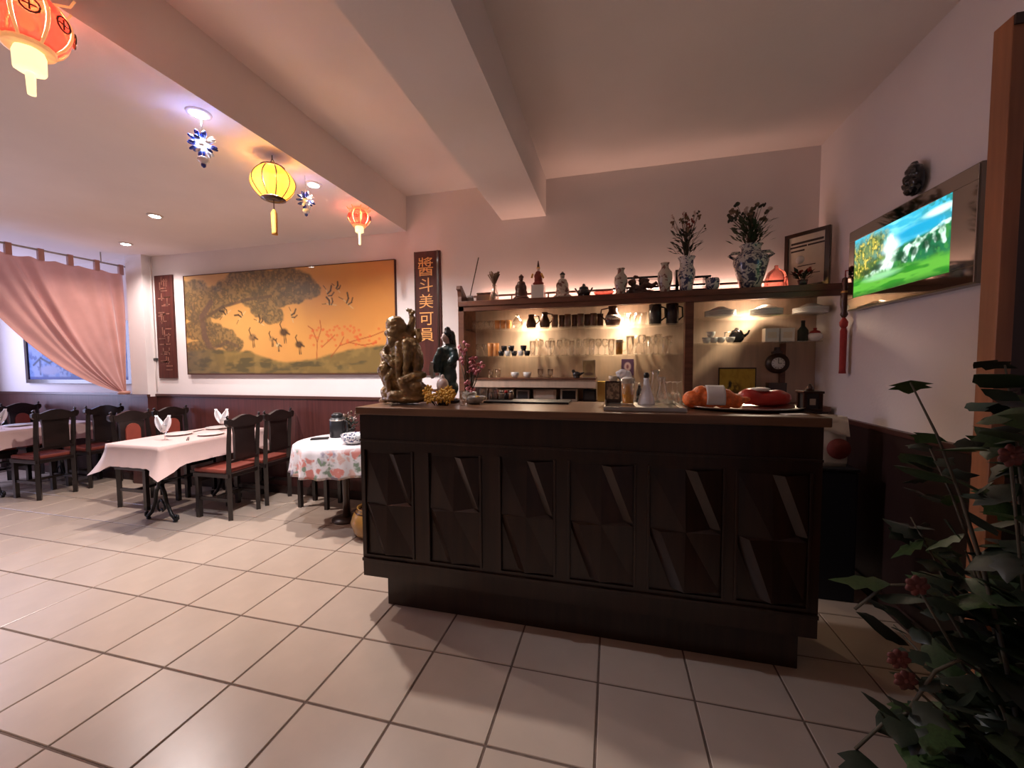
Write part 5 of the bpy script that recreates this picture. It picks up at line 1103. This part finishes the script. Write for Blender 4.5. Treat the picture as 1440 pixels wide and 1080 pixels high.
o=MB().box((-.04,-.075,0),(.04,.075,.012),.004).build('remote_handset','black_plastic',None,(px(450,612,Y=3.1).x+.03,3.06,zr_),(0,0,-1.0)); tag(o,'flat black handset lying on the round lace table','handset')
# amber pot by the end of the counter
t=thing('amber_pot','amber glazed floor pot in the gap behind the counter end','pot',(-1.93,2.86,0)); MB().lathe(shell([(.12,0),(.16,.05),(.185,.13),(.16,.20),(.12,.235),(.135,.25)],.008),28).build('body','amber_ceramic',t); MB().lathe([(.121,.205),(.146,.21),(.150,.216),(.123,.222)],28).build('rim_band','brown_ceramic',t)

# ================================================================== leafy plant at the right
PXc,PYc=1.0,1.16
t=thing('leafy_plant','tall dark leafy artificial plant with a few red flowers before the partition','plant',(PXc,PYc,0))
MB().lathe(shell([(.12,0),(.15,.06),(.17,.22),(.18,.26)],.01),24).build('pot','terracotta',t); MB().lathe([(.0005,.225),(.16,.225),(.16,.23),(.0005,.232)],20).build('soil','stem',t)
def leaf_mesh(name,m,lobed):
    vs=[(0,0,0)];fs=[]
    prof=[(.12,.10),(.28,.26),(.46,.34),(.60,.27),(.72,.24),(.88,.10)] if not lobed else [(.10,.18),(.26,.40),(.36,.26),(.55,.40),(.66,.20),(.86,.10)]
    for y,w in prof: vs+=[(-w,y,-.10*w-.10*y*y),(0,y,.03-.10*y*y),(w,y,-.10*w-.10*y*y)]
    vs.append((0,1,-.10)); n=len(prof)
    fs+=[(0,2,1),(0,3,2)]
    for k in range(n-1):
        a=1+3*k;b=a+3; fs+=[(a,a+1,b+1,b),(a+1,a+2,b+2,b+1)]
    a=1+3*(n-1); fs+=[(a,a+1,len(vs)-1),(a+1,a+2,len(vs)-1)]
    me=MB().add(vs,fs,True).mesh(name); me.materials.append(M_[m]); return me
LM=[leaf_mesh('leaf','leaf',0),leaf_mesh('leaf','leaf_dark',1),leaf_mesh('leaf','leaf_light',1),leaf_mesh('leaf','leaf_dark',0)]
r=random.Random(31); stems=MB(); tips=[]
for k in range(26):
    a=r.uniform(0,2*PI); hgt=r.choice([.55,.75,.95,1.1,1.25,1.35])*r.uniform(.85,1.05); s=r.uniform(.10,.40)*(1.2-hgt*.35)
    P0=Vector((0,0,.22)); P1=Vector((math.cos(a)*s*.4,math.sin(a)*s*.4,hgt*.75)); droop=.10 if hgt<.9 else .0
    P2=Vector((math.cos(a)*s,math.sin(a)*s,hgt-droop)); pts=[P0*(1-q)**2+P1*2*q*(1-q)+P2*q*q for q in [i/6 for i in range(7)]]
    stems.tube(pts,[.006,.006,.005,.005,.004,.003,.002],5); tips.append(pts)
stems.build('stems','stem',t)
# trailing sprays that reach low, towards the room
for a,s,z1 in ((PI*1.0,.38,.42),(PI*1.08,.33,.62),(PI*.93,.36,.75),(PI*1.15,.36,.35),(PI*1.0,.30,.25),(PI*1.3,.26,.5),(PI*1.22,.30,.18)):
    P0=Vector((0,0,.24)); P1=Vector((math.cos(a)*s*.5,math.sin(a)*s*.5,z1+.35)); P2=Vector((math.cos(a)*s,math.sin(a)*s,z1)); pts=[P0*(1-q)**2+P1*2*q*(1-q)+P2*q*q for q in [i/6 for i in range(7)]]
    m=MB().tube(pts,.004,5); m.build('spray_stem','stem',t); tips.append(pts)
fol=MB(); r2=random.Random(77); k=0        # the smaller leaves deep in the plant
while k<420:
    pts=r2.choice(tips); q=r2.uniform(.2,1)*6; i=min(5,int(q)); c=pts[i].lerp(pts[i+1],q-i)+Vector((r2.uniform(-1,1)*.05,r2.uniform(-1,1)*.05,r2.uniform(-1,1)*.05))
    a=r2.uniform(0,2*PI); L=r2.uniform(.05,.09); Mx=Euler((r2.uniform(-.9,.6),r2.uniform(-.6,.6),a)).to_matrix()
    w=t.location+c+Vector((-math.sin(a),math.cos(a),0))*L
    if (w.x>XP-.02 and w.y>yf_-.03) or w.x>XR-.05 or c.z<.05: continue
    src=LM[1 if k%2 else 3]; fol.add([c+Mx@(v.co*L) for v in src.vertices],[list(p.vertices) for p in src.polygons],True); k+=1
fo_=fol.build('inner_foliage','leaf_dark',t); fo_['kind']='stuff'
cnt=0
while cnt<290:
    pts=r.choice(tips); q=r.uniform(.25,1)*6; i=min(5,int(q)); c=pts[i].lerp(pts[i+1],q-i)
    a=r.uniform(0,2*PI); L=r.uniform(.08,.15); o=link('leaf',r.choice(LM),t,c+Vector((0,0,r.uniform(-.01,.01))),(r.uniform(-.7,.5),r.uniform(-.5,.5),a)); o.scale=(L,L,L)
    w=t.location+c+Vector((-math.sin(a),math.cos(a),0))*L
    if w.x>XP-.02 and w.y>yf_-.03 or w.x>XR-.05: bpy.data.objects.remove(o); continue
    cnt+=1
for k,(u,v) in enumerate(((1288,822),(1262,925),(1272,955),(1420,640))):
    c=px(u,v,Y=PYc-.06 if k<3 else PYc-.10)-t.location
    m=MB()
    for q in range(7):
        a=q*2*PI/7; m.ell(c+Vector((.013*math.cos(a),-.004,.013*math.sin(a))),(.013,.005,.009),8,5,(0,-a,0))
    m.ell(c+Vector((0,-.006,0)),(.007,.006,.007),8,5).build('flower','dull_red',t); MB().tube([c,c*.6+Vector((0,0,.15))],.003,5).build('flower_stem','stem',t)
